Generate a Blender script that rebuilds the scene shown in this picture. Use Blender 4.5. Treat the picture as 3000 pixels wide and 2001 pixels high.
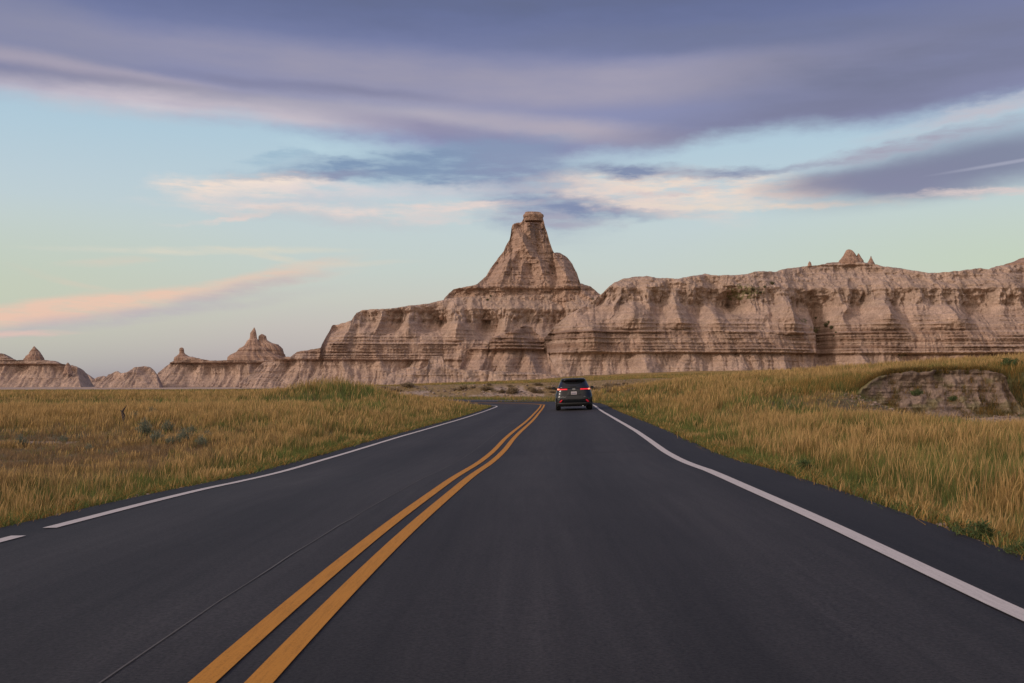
import bpy, bmesh, math, random
import numpy as np
from mathutils import Vector, Matrix
for o in list(bpy.data.objects): bpy.data.objects.remove(o)
sc = bpy.context.scene
COL = sc.collection

# ------------------------------------------------------------------ camera
FPX, YH, CH = 2917.0, 1120.0, 1.1          # focal length (px of the 3000 px photo), horizon row, camera height
cam = bpy.data.cameras.new('camera'); cam_o = bpy.data.objects.new('camera', cam); COL.objects.link(cam_o)
cam_o.location = (0, 0, CH); cam_o.rotation_euler = (math.radians(90), 0, 0)
cam.sensor_width = 36; cam.lens = 36*FPX/3000; cam.shift_y = (YH-1000.5)/3000
cam.clip_start = 0.1; cam.clip_end = 20000
sc.camera = cam_o
sc.view_settings.view_transform = 'Standard'; sc.view_settings.look = 'None'
sc.view_settings.exposure = 0.0; sc.view_settings.gamma = 1.0

def lin(c, a=1.0):
    return tuple((x/255/12.92 if x <= 10 else ((x/255+0.055)/1.055)**2.4) for x in c) + (a,)

# ------------------------------------------------------------------ sun (low, soft, from the left behind the camera)
SUN_EL, SUN_AZ = 24, -112                   # degrees; azimuth from +Y, clockwise positive
sun = bpy.data.lights.new('sun', 'SUN'); sun.energy = 1.6; sun.angle = math.radians(7); sun.color = (1.0, 0.84, 0.72)
sun_o = bpy.data.objects.new('sun', sun); COL.objects.link(sun_o)
_a, _e = math.radians(SUN_AZ), math.radians(SUN_EL)
sdir = Vector((math.sin(_a)*math.cos(_e), math.cos(_a)*math.cos(_e), math.sin(_e)))
sun_o.rotation_euler = sdir.to_track_quat('Z', 'Y').to_euler()

# ------------------------------------------------------------------ sky
world = bpy.data.worlds.new('World'); sc.world = world; world.use_nodes = True
nt = world.node_tree; nt.nodes.clear(); N = nt.nodes; LK = nt.links
def mth(op, a, b=None, c=None, clamp=False):
    n = N.new('ShaderNodeMath'); n.operation = op; n.use_clamp = clamp
    for i, v in enumerate((a, b, c)):
        if v is None: continue
        if isinstance(v, (int, float)): n.inputs[i].default_value = v
        else: LK.new(v, n.inputs[i])
    return n.outputs[0]
def mixc(f, a, b):
    n = N.new('ShaderNodeMix'); n.data_type = 'RGBA'; n.clamp_factor = True
    if isinstance(f, (int, float)): n.inputs[0].default_value = f
    else: LK.new(f, n.inputs[0])
    for i, v in ((6, a), (7, b)):
        if isinstance(v, tuple): n.inputs[i].default_value = v
        else: LK.new(v, n.inputs[i])
    return n.outputs[2]
tc = N.new('ShaderNodeTexCoord'); sx = N.new('ShaderNodeSeparateXYZ'); LK.new(tc.outputs['Generated'], sx.inputs[0])
dx, dy, dz = sx.outputs
az = mth('ARCTAN2', dx, dy)
hyp = mth('SQRT', mth('ADD', mth('MULTIPLY', dx, dx), mth('MULTIPLY', dy, dy)))
el = mth('ARCTAN2', dz, hyp)
U = mth('MULTIPLY', az, 30.0); V = mth('MULTIPLY', el, 30.0)      # cloud chart: 30 units per radian
cb = N.new('ShaderNodeCombineXYZ'); LK.new(U, cb.inputs[0]); LK.new(V, cb.inputs[1])
UV = cb.outputs[0]
def chart(px, py):
    a = math.atan((px-1500)/FPX); t = (YH-py)/FPX
    return a*30, math.atan(t*math.cos(a))*30
def soft(c, k=.27):
    k = k if c[2] > c[0]+6 else 0.0; g = .3*c[0]+.55*c[1]+.15*c[2]; return tuple(x+(g-x)*k for x in c)
def noise(scale_uv, detail=6, rough=0.55, off=0.0, rot=0.0):
    m = N.new('ShaderNodeMapping'); m.inputs['Scale'].default_value = (scale_uv[0], scale_uv[1], 1); m.inputs['Location'].default_value = (off, off*1.7, off)
    m.inputs['Rotation'].default_value = (0, 0, rot)
    LK.new(UV, m.inputs[0])
    n = N.new('ShaderNodeTexNoise'); n.inputs['Scale'].default_value = 1; n.inputs['Detail'].default_value = detail; n.inputs['Roughness'].default_value = rough
    LK.new(m.outputs[0], n.inputs['Vector']); return n
nw = noise((0.35, 0.9), 5, 0.6, 3.1)                 # warp for cloud outlines
nw2 = noise((1.6, 4.5), 5, 0.6, 9.7)
def warp(amount, src):
    s = N.new('ShaderNodeVectorMath'); s.operation = 'SUBTRACT'; LK.new(src.outputs['Color'], s.inputs[0]); s.inputs[1].default_value = (.5, .5, .5)
    k = N.new('ShaderNodeVectorMath'); k.operation = 'MULTIPLY'; LK.new(s.outputs[0], k.inputs[0]); k.inputs[1].default_value = (amount[0], amount[1], 0)
    return k.outputs[0]
def vadd(a, b):
    n = N.new('ShaderNodeVectorMath'); n.operation = 'ADD'; LK.new(a, n.inputs[0]); LK.new(b, n.inputs[1]); return n.outputs[0]
W1 = vadd(vadd(UV, warp((3.0, 0.9), nw)), warp((0.9, 0.22), nw2))
wisp = noise((0.4, 2.2), 5, 0.5, 1.3, 0.05).outputs['Fac']
wisp2 = noise((0.9, 5.0), 7, 0.60, 5.3, -0.06).outputs['Fac']
def blob(px, py, rx, ry, rot=0.0, src=None):
    cu, cv = chart(px, py); k = 30/FPX
    m = N.new('ShaderNodeMapping'); m.vector_type = 'TEXTURE'
    m.inputs['Location'].default_value = (cu, cv, 0); m.inputs['Rotation'].default_value = (0, 0, math.radians(rot)); m.inputs['Scale'].default_value = (rx*k, ry*k, 1)
    LK.new(src or W1, m.inputs[0])
    g = N.new('ShaderNodeTexGradient'); g.gradient_type = 'SPHERICAL'; LK.new(m.outputs[0], g.inputs[0])
    return g.outputs['Fac']
def ramp(fac, stops, interp='LINEAR'):
    r = N.new('ShaderNodeValToRGB'); r.color_ramp.interpolation = interp
    e = r.color_ramp.elements
    while len(e) > 1: e.remove(e[0])
    e[0].position = stops[0][0]; e[0].color = stops[0][1]
    for p, c in stops[1:]:
        x = e.new(p); x.color = c
    LK.new(fac, r.inputs[0]); return r.outputs[0]
elf = mth('MULTIPLY', el, 1/1.5708, clamp=True)
def er(py): return math.atan((YH-py)/FPX)/1.5708
base = ramp(elf, [(0, lin((158,150,160))), (er(1080), lin((175,168,172))), (er(1020), lin((190,182,181))), (er(960), lin((199,192,187))), (er(880), lin((204,204,194))),
                  (er(790), lin((202,211,204))), (er(680), lin((200,213,213))), (er(560), lin((193,211,219))), (er(430), lin((183,208,222))), (er(250), lin((170,200,220))), (.45, lin((128,138,168))), (1, lin((112,118,146)))])
# warmer / greener towards the two ends of the horizon
gl = mth('MULTIPLY', blob(-100, 860, 900, 260, 4, UV), 0.7, clamp=True)
base = mixc(gl, base, lin((198,208,182)))
gr = mth('MULTIPLY', blob(3000, 760, 1000, 230, 0, UV), 0.7, clamp=True)
base = mixc(gr, base, lin((198,211,182)))
sky = N.new('ShaderNodeTexSky'); sky.sky_type = 'NISHITA'; sky.sun_disc = False
sky.sun_elevation = _e; sky.sun_rotation = _a
ns = N.new('ShaderNodeVectorMath'); ns.operation = 'SCALE'; LK.new(sky.outputs[0], ns.inputs[0]); ns.inputs['Scale'].default_value = 0.10
col = mixc(0.12, base, ns.outputs[0])
# --- the high cloud deck: everything above its ragged lower edge
fc_pts = [(-900,250),(0,287),(64,296),(191,328),(383,345),(574,360),(702,362),(830,390),(1021,412),(1200,440),(1400,475),(1600,492),(1723,474),(1947,455),(2074,418),(2266,393),(2585,372),(2776,348),(3000,305),(3800,260)]
cuv = [chart(*p) for p in fc_pts]
u0, u1 = -30.0, 30.0
suv = N.new('ShaderNodeSeparateXYZ'); LK.new(vadd(vadd(UV, warp((0.8, 0.55), nw)), warp((0.7, 0.30), nw2)), suv.inputs[0])
fcn = N.new('ShaderNodeFloatCurve'); cm = fcn.mapping; cm.use_clip = False
crv = cm.curves[0]
pts = [((u-u0)/(u1-u0), v/12.0) for u, v in cuv]
crv.points[0].location = (0, pts[0][1]); crv.points[1].location = (1, pts[-1][1])
for p in pts: crv.points.new(*p)
cm.update()
LK.new(mth('DIVIDE', mth('SUBTRACT', suv.outputs[0], u0), u1-u0), fcn.inputs['Value'])
edge = mth('SUBTRACT', suv.outputs[1], mth('MULTIPLY', fcn.outputs[0], 12.0))
mr = N.new('ShaderNodeMapRange'); mr.interpolation_type = 'SMOOTHSTEP'; LK.new(edge, mr.inputs[0]); mr.inputs[1].default_value = -0.22; mr.inputs[2].default_value = 0.55
deck_m = mr.outputs[0]
deck = ramp(mth('DIVIDE', suv.outputs[1], 12.0), [(chart(1500,470)[1]/12, lin((141,149,186))), (chart(1500,300)[1]/12, lin((138,142,176))), (chart(1500,120)[1]/12, lin((120,128,167))), (chart(1500,0)[1]/12, lin((103,115,159)))])
W0 = vadd(UV, warp((2.0, 0.35), nw))
def lay(c, px, py, rx, ry, rot, rgb, op, src=None, nz=None, lo=0.3, hi=0.65, q0=.35):
    b = blob(px, py, rx, ry, rot, src or W0)
    m = N.new('ShaderNodeMapRange'); m.interpolation_type = 'SMOOTHSTEP'; LK.new(b, m.inputs[0]); m.inputs[1].default_value = 0; m.inputs[2].default_value = 0.85; m.inputs[4].default_value = op
    f = m.outputs[0]
    if nz is not None:
        q = N.new('ShaderNodeMapRange'); LK.new(nz, q.inputs[0]); q.inputs[1].default_value = lo; q.inputs[2].default_value = hi; q.inputs[3].default_value = q0; q.inputs[4].default_value = 1.25
        f = mth('MULTIPLY', f, q.outputs[0], clamp=True)
    return mixc(f, c, lin(soft(rgb)))
D = deck
for a in [  # px, py, rx, ry, rot, rgb, opacity
    (1500, -60, 2600, 230, 0, (97,109,154), .85), (60, 60, 500, 130, -12, (135,138,170), .6),
    (1200, 215, 1500, 90, -2, (153,150,180), .8), (1950, 235, 950, 85, 3, (164,158,184), .8),
    (150, 190, 620, 40, -4, (158,152,178), .75), (300, 215, 600, 26, -2, (170,160,184), .6), (300, 252, 1000, 40, -1, (113,118,158), .7), (900, 258, 600, 26, -2, (124,125,162), .5),
    (560, 312, 1100, 56, -1, (206,196,204), .85), (1150, 338, 900, 62, -3, (178,172,190), .65), (330, 345, 520, 50, -3, (200,198,208), .7),
    (1680, 385, 620, 55, -5, (176,166,186), .85), (1350, 395, 500, 45, -8, (136,133,176), .7), (2350, 340, 900, 90, 6, (126,129,170), .75),
    (2700, 170, 900, 190, 4, (116,122,159), .8), (2100, 110, 900, 60, 0, (108,118,160), .7), (1560, 480, 420, 60, 0, (137,142,184), .7)]:
    D = lay(D, *a, nz=wisp, lo=.2, hi=.7, q0=.65)
col = mixc(deck_m, col, D)
for a in [
    (2900, 322, 420, 34, 8, (188,190,206), .8), (2870, 365, 330, 22, 5, (170,200,216), .35),
    (1180, 478, 640, 60, 7, (122,154,194), .95), (1350, 500, 420, 90, 0, (124,152,192), .8), (1530, 540, 330, 165, -25, (134,150,190), .8), (830, 462, 170, 20, 6, (146,184,212), .7), (900, 520, 330, 26, 5, (140,150,186), .8),
    (1010, 445, 300, 20, -4, (178,212,228), .5), (1740, 612, 420, 46, -4, (126,142,184), .8), (1640, 640, 240, 28, -6, (170,168,190), .6),
    (630, 556, 210, 50, 0, (236,220,209), 1.0), (790, 545, 190, 52, 3, (240,224,211), 1.0), (940, 560, 330, 34, 0, (225,214,212), .8), (860, 590, 420, 42, -1, (196,202,212), .7),
    (1260, 560, 420, 34, 2, (206,206,214), .6), (930, 618, 560, 28, -1, (226,213,208), .9), (700, 628, 240, 16, 12, (224,210,204), .8), (1330, 602, 360, 22, 2, (226,211,206), .8), (1250, 634, 330, 22, 3, (212,206,206), .6), (930, 640, 420, 30, -2, (192,198,206), .5),
    (1990, 548, 560, 70, -2, (233,216,204), 1.0), (1850, 590, 420, 50, -10, (228,211,203), .9), (2380, 556, 380, 34, 3, (231,214,204), .9), (2180, 604, 560, 18, -2, (228,214,202), .85),
    (1850, 503, 260, 36, -2, (127,144,184), .9), (2130, 508, 210, 30, 2, (134,150,186), .85), (1960, 565, 260, 14, 4, (200,190,196), .6),
    (2840, 478, 640, 110, 6, (120,126,162), .9), (2560, 522, 420, 52, 3, (128,133,168), .9), (2660, 548, 300, 46, -3, (130,134,170), .85), (2640, 428, 420, 30, 8, (164,163,188), .75), (2250, 500, 260, 14, 4, (150,160,188), .5),
    (2960, 550, 420, 20, 1, (218,202,200), .85)]:
    col = lay(col, *a, src=(W0 if a[0] > 2500 and a[3] > 40 else W1), nz=(None if a[0] > 2500 and a[3] > 40 else wisp2), lo=.33, hi=.60, q0=(.22 if a[5][0] > a[5][2] else .55))
col = lay(col, 2980, 472, 260, 7, 5, (166,170,196), .7, src=UV)
W2 = vadd(UV, warp((1.8, 0.35), nw))
for a in [
    (300, 888, 780, 36, 9, (231,198,178), .95), (800, 806, 330, 28, 13, (222,200,184), .8), (60, 935, 460, 34, 7, (232,196,176), .9), (330, 932, 700, 34, 9, (186,178,186), .55), (700, 850, 330, 28, 12, (186,180,186), .6),
    (600, 735, 560, 14, 2, (214,212,198), .8), (780, 752, 170, 14, -8, (214,210,196), .7), (330, 765, 180, 16, 6, (210,204,190), .6), (30, 980, 200, 12, 2, (222,192,182), .8), (250, 830, 240, 14, -12, (208,202,186), .5), (1000, 775, 260, 14, 4, (212,208,196), .5)]:
    col = lay(col, *a, src=W2, nz=wisp2, lo=.3, hi=.6)
# afterglow added to the unseen sky behind the camera, to light the rock faces
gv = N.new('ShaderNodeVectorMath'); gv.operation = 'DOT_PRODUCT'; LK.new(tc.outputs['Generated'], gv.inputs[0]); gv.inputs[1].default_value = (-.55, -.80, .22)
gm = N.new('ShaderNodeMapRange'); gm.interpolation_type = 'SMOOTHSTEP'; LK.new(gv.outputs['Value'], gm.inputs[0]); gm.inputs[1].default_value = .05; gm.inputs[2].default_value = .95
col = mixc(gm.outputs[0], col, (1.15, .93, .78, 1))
below = mth('LESS_THAN', el, -0.004)
col = mixc(below, col, lin((120,112,105)))
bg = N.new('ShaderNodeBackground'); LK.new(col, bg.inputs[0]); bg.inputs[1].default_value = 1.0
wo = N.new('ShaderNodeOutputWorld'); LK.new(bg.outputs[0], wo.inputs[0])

# ------------------------------------------------------------------ helpers
rng = np.random.RandomState(7)
_perm = rng.permutation(256); _perm = np.concatenate([_perm, _perm]); _g2 = rng.uniform(0, 2*np.pi, 256)
def perlin(x, y, seed=0):
    x = np.asarray(x, float)+seed*17.31; y = np.asarray(y, float)+seed*5.77
    x, y = np.broadcast_arrays(x, y)
    xi = np.floor(x).astype(int); yi = np.floor(y).astype(int); xf = x-xi; yf = y-yi
    u = xf*xf*xf*(xf*(xf*6-15)+10); v = yf*yf*yf*(yf*(yf*6-15)+10)
    def g(ix, iy, fx, fy):
        a = _g2[_perm[(_perm[ix & 255]+iy) & 255]]; return np.cos(a)*fx+np.sin(a)*fy
    n00 = g(xi, yi, xf, yf); n10 = g(xi+1, yi, xf-1, yf); n01 = g(xi, yi+1, xf, yf-1); n11 = g(xi+1, yi+1, xf-1, yf-1)
    return (n00*(1-u)+n10*u)*(1-v)+(n01*(1-u)+n11*u)*v
def fbm(x, y, seed=0, o=4):
    s = 0; a = 1
    for i in range(o): s = s+a*perlin(np.asarray(x)*2**i, np.asarray(y)*2**i, seed+i*3); a *= .5
    return s
def sst(a, b, x):
    t = np.clip((np.asarray(x, float)-a)/(b-a), 0, 1); return t*t*(3-2*t)
def mesh_obj(name, V, F, mat=None, parent=None, smooth=True, colors=None, uv=None):
    V = np.asarray(V, np.float32); me = bpy.data.meshes.new(name)
    if isinstance(F, np.ndarray):
        k = F.shape[1]; me.vertices.add(len(V)); me.vertices.foreach_set('co', V.ravel())
        me.loops.add(F.size); me.loops.foreach_set('vertex_index', F.ravel().astype(np.int32))
        me.polygons.add(len(F)); me.polygons.foreach_set('loop_start', np.arange(0, F.size, k, dtype=np.int32))
        me.update(calc_edges=True)
    else:
        me.from_pydata([tuple(map(float, v)) for v in V], [], F); me.update()
    if smooth: me.polygons.foreach_set('use_smooth', np.ones(len(me.polygons), bool))
    if colors is not None:
        at = me.color_attributes.new('col', 'FLOAT_COLOR', 'POINT')
        c = np.ones((len(V), 4), np.float32); c[:, :3] = colors; at.data.foreach_set('color', c.ravel())
    if uv is not None:
        l = me.uv_layers.new(name='UVMap'); vi = np.zeros(len(me.loops), np.int32); me.loops.foreach_get('vertex_index', vi)
        l.data.foreach_set('uv', np.asarray(uv, np.float32)[vi].ravel())
    if mat: me.materials.append(mat)
    o = bpy.data.objects.new(name, me); COL.objects.link(o)
    if parent: o.parent = parent
    return o
def tag(o, label=None, cat=None, group=None, kind=None):
    for k, v in (('label', label), ('category', cat), ('group', group), ('kind', kind)):
        if v: o[k] = v
    return o
def empty(name, loc):
    o = bpy.data.objects.new(name, None); COL.objects.link(o); o.location = loc; o.empty_display_size = .2; return o
def grid_faces(nr, nc, off=0, wrap=False):
    i = np.arange(nr-1)[:, None]; j = np.arange(nc if wrap else nc-1)[None, :]; j2 = (j+1) % nc
    return (np.stack([i*nc+j, i*nc+j2, (i+1)*nc+j2, (i+1)*nc+j], -1).reshape(-1, 4)+off).astype(np.int32)
def mat_new(name):
    m = bpy.data.materials.new(name); m.use_nodes = True; return m, m.node_tree.nodes, m.node_tree.links, m.node_tree.nodes['Principled BSDF']
def simple(name, rgb, rough=.6, metal=0, coat=0, emit=None, es=0, spec=.5):
    m, n, l, b = mat_new(name); b.inputs['Base Color'].default_value = (*rgb, 1); b.inputs['Roughness'].default_value = rough; b.inputs['Metallic'].default_value = metal
    b.inputs['Coat Weight'].default_value = coat; b.inputs['Coat Roughness'].default_value = .05; b.inputs['Specular IOR Level'].default_value = spec
    if emit: b.inputs['Emission Color'].default_value = (*emit, 1); b.inputs['Emission Strength'].default_value = es
    nz = n.new('ShaderNodeTexNoise'); nz.inputs['Scale'].default_value = 9; tcx = n.new('ShaderNodeTexCoord'); l.new(tcx.outputs['Object'], nz.inputs[0])
    q = n.new('ShaderNodeMapRange'); l.new(nz.outputs[0], q.inputs[0]); q.inputs[3].default_value = max(rough-.06, .02); q.inputs[4].default_value = rough+.06; l.new(q.outputs[0], b.inputs['Roughness'])
    return m
def nd(nodes, links, typ, ins=None, **kw):
    n = nodes.new(typ)
    for k, v in kw.items(): setattr(n, k, v)
    for k, v in (ins or {}).items():
        if hasattr(v, 'is_linked') or v.__class__.__name__.startswith('NodeSocket'): links.new(v, n.inputs[k])
        else: n.inputs[k].default_value = v
    return n

# rock / soil material: vertex colour x procedural mottling, with bump
def rock_mat(name, s=1.0, bump=.5):
    m, n, l, b = mat_new(name)
    at = n.new('ShaderNodeVertexColor'); at.layer_name = 'col'
    geo = n.new('ShaderNodeNewGeometry')
    mp = nd(n, l, 'ShaderNodeMapping', {'Vector': geo.outputs['Position'], 'Scale': (1, 1, .45)})
    n1 = nd(n, l, 'ShaderNodeTexNoise', {'Vector': mp.outputs[0], 'Scale': .35*s, 'Detail': 8, 'Roughness': .65})
    n2 = nd(n, l, 'ShaderNodeTexNoise', {'Vector': mp.outputs[0], 'Scale': 2.2*s, 'Detail': 6, 'Roughness': .7})
    v1 = nd(n, l, 'ShaderNodeTexVoronoi', {'Vector': mp.outputs[0], 'Scale': .8*s}, feature='DISTANCE_TO_EDGE')
    r1 = nd(n, l, 'ShaderNodeMapRange', {0: n1.outputs[0], 1: .3, 2: .7, 3: .74, 4: 1.25})
    r2 = nd(n, l, 'ShaderNodeMapRange', {0: n2.outputs[0], 1: .3, 2: .7, 3: .62, 4: 1.3})
    mu = nd(n, l, 'ShaderNodeMath', {0: r1.outputs[0], 1: r2.outputs[0]}, operation='MULTIPLY')
    sc_ = nd(n, l, 'ShaderNodeVectorMath', {0: at.outputs[0], 'Scale': mu.outputs[0]}, operation='SCALE')
    l.new(sc_.outputs[0], b.inputs['Base Color']); b.inputs['Roughness'].default_value = .95; b.inputs['Specular IOR Level'].default_value = .15
    b1 = nd(n, l, 'ShaderNodeBump', {'Height': n1.outputs[0], 'Strength': bump, 'Distance': 2.0/s})
    b2 = nd(n, l, 'ShaderNodeBump', {'Height': n2.outputs[0], 'Strength': bump, 'Distance': .35/s, 'Normal': b1.outputs[0]})
    cr = nd(n, l, 'ShaderNodeMapRange', {0: v1.outputs[0], 1: 0, 2: .06})
    b3 = nd(n, l, 'ShaderNodeBump', {'Height': cr.outputs[0], 'Strength': bump*.5, 'Distance': .15/s, 'Normal': b2.outputs[0]})
    l.new(b3.outputs[0], b.inputs['Normal'])
    return m
M_ROCK = rock_mat('badlands_rock', 1.0, .6)
M_SOIL = rock_mat('soil', 6.0, .5)

# ------------------------------------------------------------------ road geometry
_d  = np.array([-14, 4,    5,    6,    8,    10,   12,   13,   14,   15,   16,   18,   20,   23,   26,   30,   35,  40,  46,   53,   60,   66])
_xc = np.array([-1.1,-.69,-.68,-.665,-.625,-.625,-.60,-.575,-.53,-.50,-.46,-.37,-.24,-.06,.11,.325,.58,.84,1.14,1.50,1.88,2.10])
_zc = np.array([0,  0.0, -.01,-.022,-.043,-.070,-.105,-.133,-.167,-.195,-.213,-.231,-.239,-.244,-.252,-.282,-.317,-.352,-.387,-.407,-.405,-.43])
_yx = np.array([-1.4,-1.02,-.995,-.97,-.89,-.78,-.68,-.64,-.60,-.54,-.455,-.33,-.225,-.10,.055,.27,.555,.80,1.09,1.44,1.79,2.02])
def _sm(v, k=2):
    for _ in range(k): v = np.convolve(np.pad(v, 1, mode='edge'), [.25, .5, .25], 'valid')
    return v
dd = np.arange(-14, 66.01, .5)
cx = np.interp(dd, _d, _xc); cz = np.interp(dd, _d, _zc); cyel = np.interp(dd, _d, _yx)-cx
cx, cz, cyel = _sm(cx, 5), _sm(cz, 2), _sm(cyel, 6)
# tightening left bend, then away to the left behind the grass
arc = []; x0, y0, z0 = cx[-1], 66.0, cz[-1]; head = math.atan2(1, .035); R = 15.5; x, y = x0, y0; a = head
while a < math.pi+.02:
    rr = R*(1.25 if a < head+.3 else 1.0); a += .5/rr; x += .5*math.cos(a); y += .5*math.sin(a); arc.append((x, y))
while x > -150: x += .5*math.cos(a); y += .5*math.sin(a); arc.append((x, y))
arc = np.array(arc); k = len(arc)
CX = np.concatenate([cx, arc[:, 0]]); CY = np.concatenate([dd, arc[:, 1]])
CZ = np.concatenate([cz, z0-.12*sst(0, 40, np.arange(k))])
CYL = np.concatenate([cyel, np.zeros(k)])
CB = .03*np.clip((CY-5)/8, 0, 1); CB[len(dd):] = .03+.015*sst(0, 30, np.arange(k))
T = np.stack([np.gradient(CX), np.gradient(CY)], 1); T /= np.linalg.norm(T, axis=1)[:, None]
NRM = np.stack([T[:, 1], -T[:, 0]], 1)               # to the right of travel
SL = np.concatenate([[0], np.cumsum(np.hypot(np.diff(CX), np.diff(CY)))])
HWL, HWR = 3.1+.45, 3.1+.82                           # asphalt half widths (left, right) with the shoulders
def road_query(X, Y):
    X = np.asarray(X, float).ravel(); Y = np.asarray(Y, float).ravel()
    idx = np.zeros(len(X), int); dist = np.zeros(len(X))
    for s in range(0, len(X), 40000):
        e = min(s+40000, len(X)); d2 = (X[s:e, None]-CX[None, ::2])**2+(Y[s:e, None]-CY[None, ::2])**2
        j = d2.argmin(1); idx[s:e] = j*2; dist[s:e] = np.sqrt(d2[np.arange(e-s), j])
    sgn = (X-CX[idx])*NRM[idx, 0]+(Y-CY[idx])*NRM[idx, 1]
    t = (X-CX[idx])*T[idx, 0]+(Y-CY[idx])*T[idx, 1]
    s = np.where(np.abs(t) < 1.2, sgn, np.sign(sgn)*dist)
    zc = CZ[idx]; j2 = np.clip(idx+np.where(t > 0, 1, -1), 0, len(CX)-1); zc = zc+(CZ[j2]-zc)*np.clip(np.abs(t)/.5, 0, 1)
    return s, zc, CB[idx], idx
Zc_x = [-20, 3, 5, 7, 11.5, 16, 20, 26, 40, 80, 200]; Zc_z = [-.45, -.42, -.1, .36, 1.02, 1.40, 1.72, 2.05, 2.5, 3.4, 4.5]
def ell(X, Y, cx, cy, rx, ry, rot=0):
    c, s = math.cos(rot), math.sin(rot); u = ((X-cx)*c+(Y-cy)*s)/rx; v = (-(X-cx)*s+(Y-cy)*c)/ry
    return np.exp(-(u*u+v*v))
def gz(X, Y, full=False):
    sh = np.shape(X); X = np.asarray(X, float).ravel(); Y = np.asarray(Y, float).ravel()
    s, zc, b, idx = road_query(X, Y)
    und = .10*fbm(X/14, Y/14, 1, 3)+.03*fbm(X/2.5, Y/2.5, 2, 2)
    # left flat
    zl = .03+und-.50*ell(X, Y, -9.6, 20.5, 5.2, 11, .40)-.20*ell(X, Y, -22, 46, 20, 13)+.30*ell(X, Y, -34, 92, 44, 20)+.62*ell(X, Y, -11.6, 63, 3.6, 8)
    # right hill
    cr = np.interp(X, Zc_x, Zc_z)
    zr = -.05*sst(5, 40, Y)+und*.8+cr*sst(np.interp(X, [6, 10], [11, 19]), 37, Y)*(1-.35*sst(58, 95, Y))+.12*sst(4, 12, X)
    cut = sst(11.0, 12.6, X)*(1-sst(17.0, 17.9, X+.02*(Y-33)))*(1-sst(33.6, 34.6, Y))*sst(23, 30, Y)
    zr = zr*(1-.88*cut)-.62*ell(X, Y, 13.6, 27.0, 4.2, 5.6)
    nat = np.where(s < 0, zl, zr)
    # mix between flat and hill behind the bend (outer side is the 'right' side)
    bx = np.interp(X, [-300, -60, -25, -17, 0, 6, 15, 40, 100, 300], [-.4, -.1, .0, .60, .95, 1.15, 1.5, 2.0, 2.4, 3])
    bs = np.interp(X, [-300, -60, 0, 60, 150], [-.006, -.004, .004, .012, .016])
    zb = bx+bs*np.clip(Y-112, 0, 260)+und
    wob = 2.2*fbm(X/9, Y*0, 5, 3)
    lowflat = -.42+und*.6+np.clip(X-5, 0, 40)*.02
    outer = (s > 0) & (Y > 80) & (X < 12)
    nat = np.where(outer, lowflat*(1-sst(5, 12, X))+nat*sst(5, 12, X), nat)
    k = sst(102, 107.5, Y+wob)
    nat = nat*(1-k)+zb*k
    e = np.where(s < 0, -s-HWL, s-HWR)
    edge_z = zc+b*np.where(s < 0, -HWL, HWR)-.035
    wbl = np.where(s < 0, 4.5+4*sst(40, 70, Y), 4.0)
    w = sst(0.05, 1, e/wbl)
    z = edge_z*(1-w)+nat*w - .05*np.exp(-((e-.8)/.6)**2)
    z = np.where(e < 0, zc+b*s-.05, z)
    if full: return z.reshape(sh), s.reshape(sh), e.reshape(sh), idx.reshape(sh)
    return z.reshape(sh)

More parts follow.
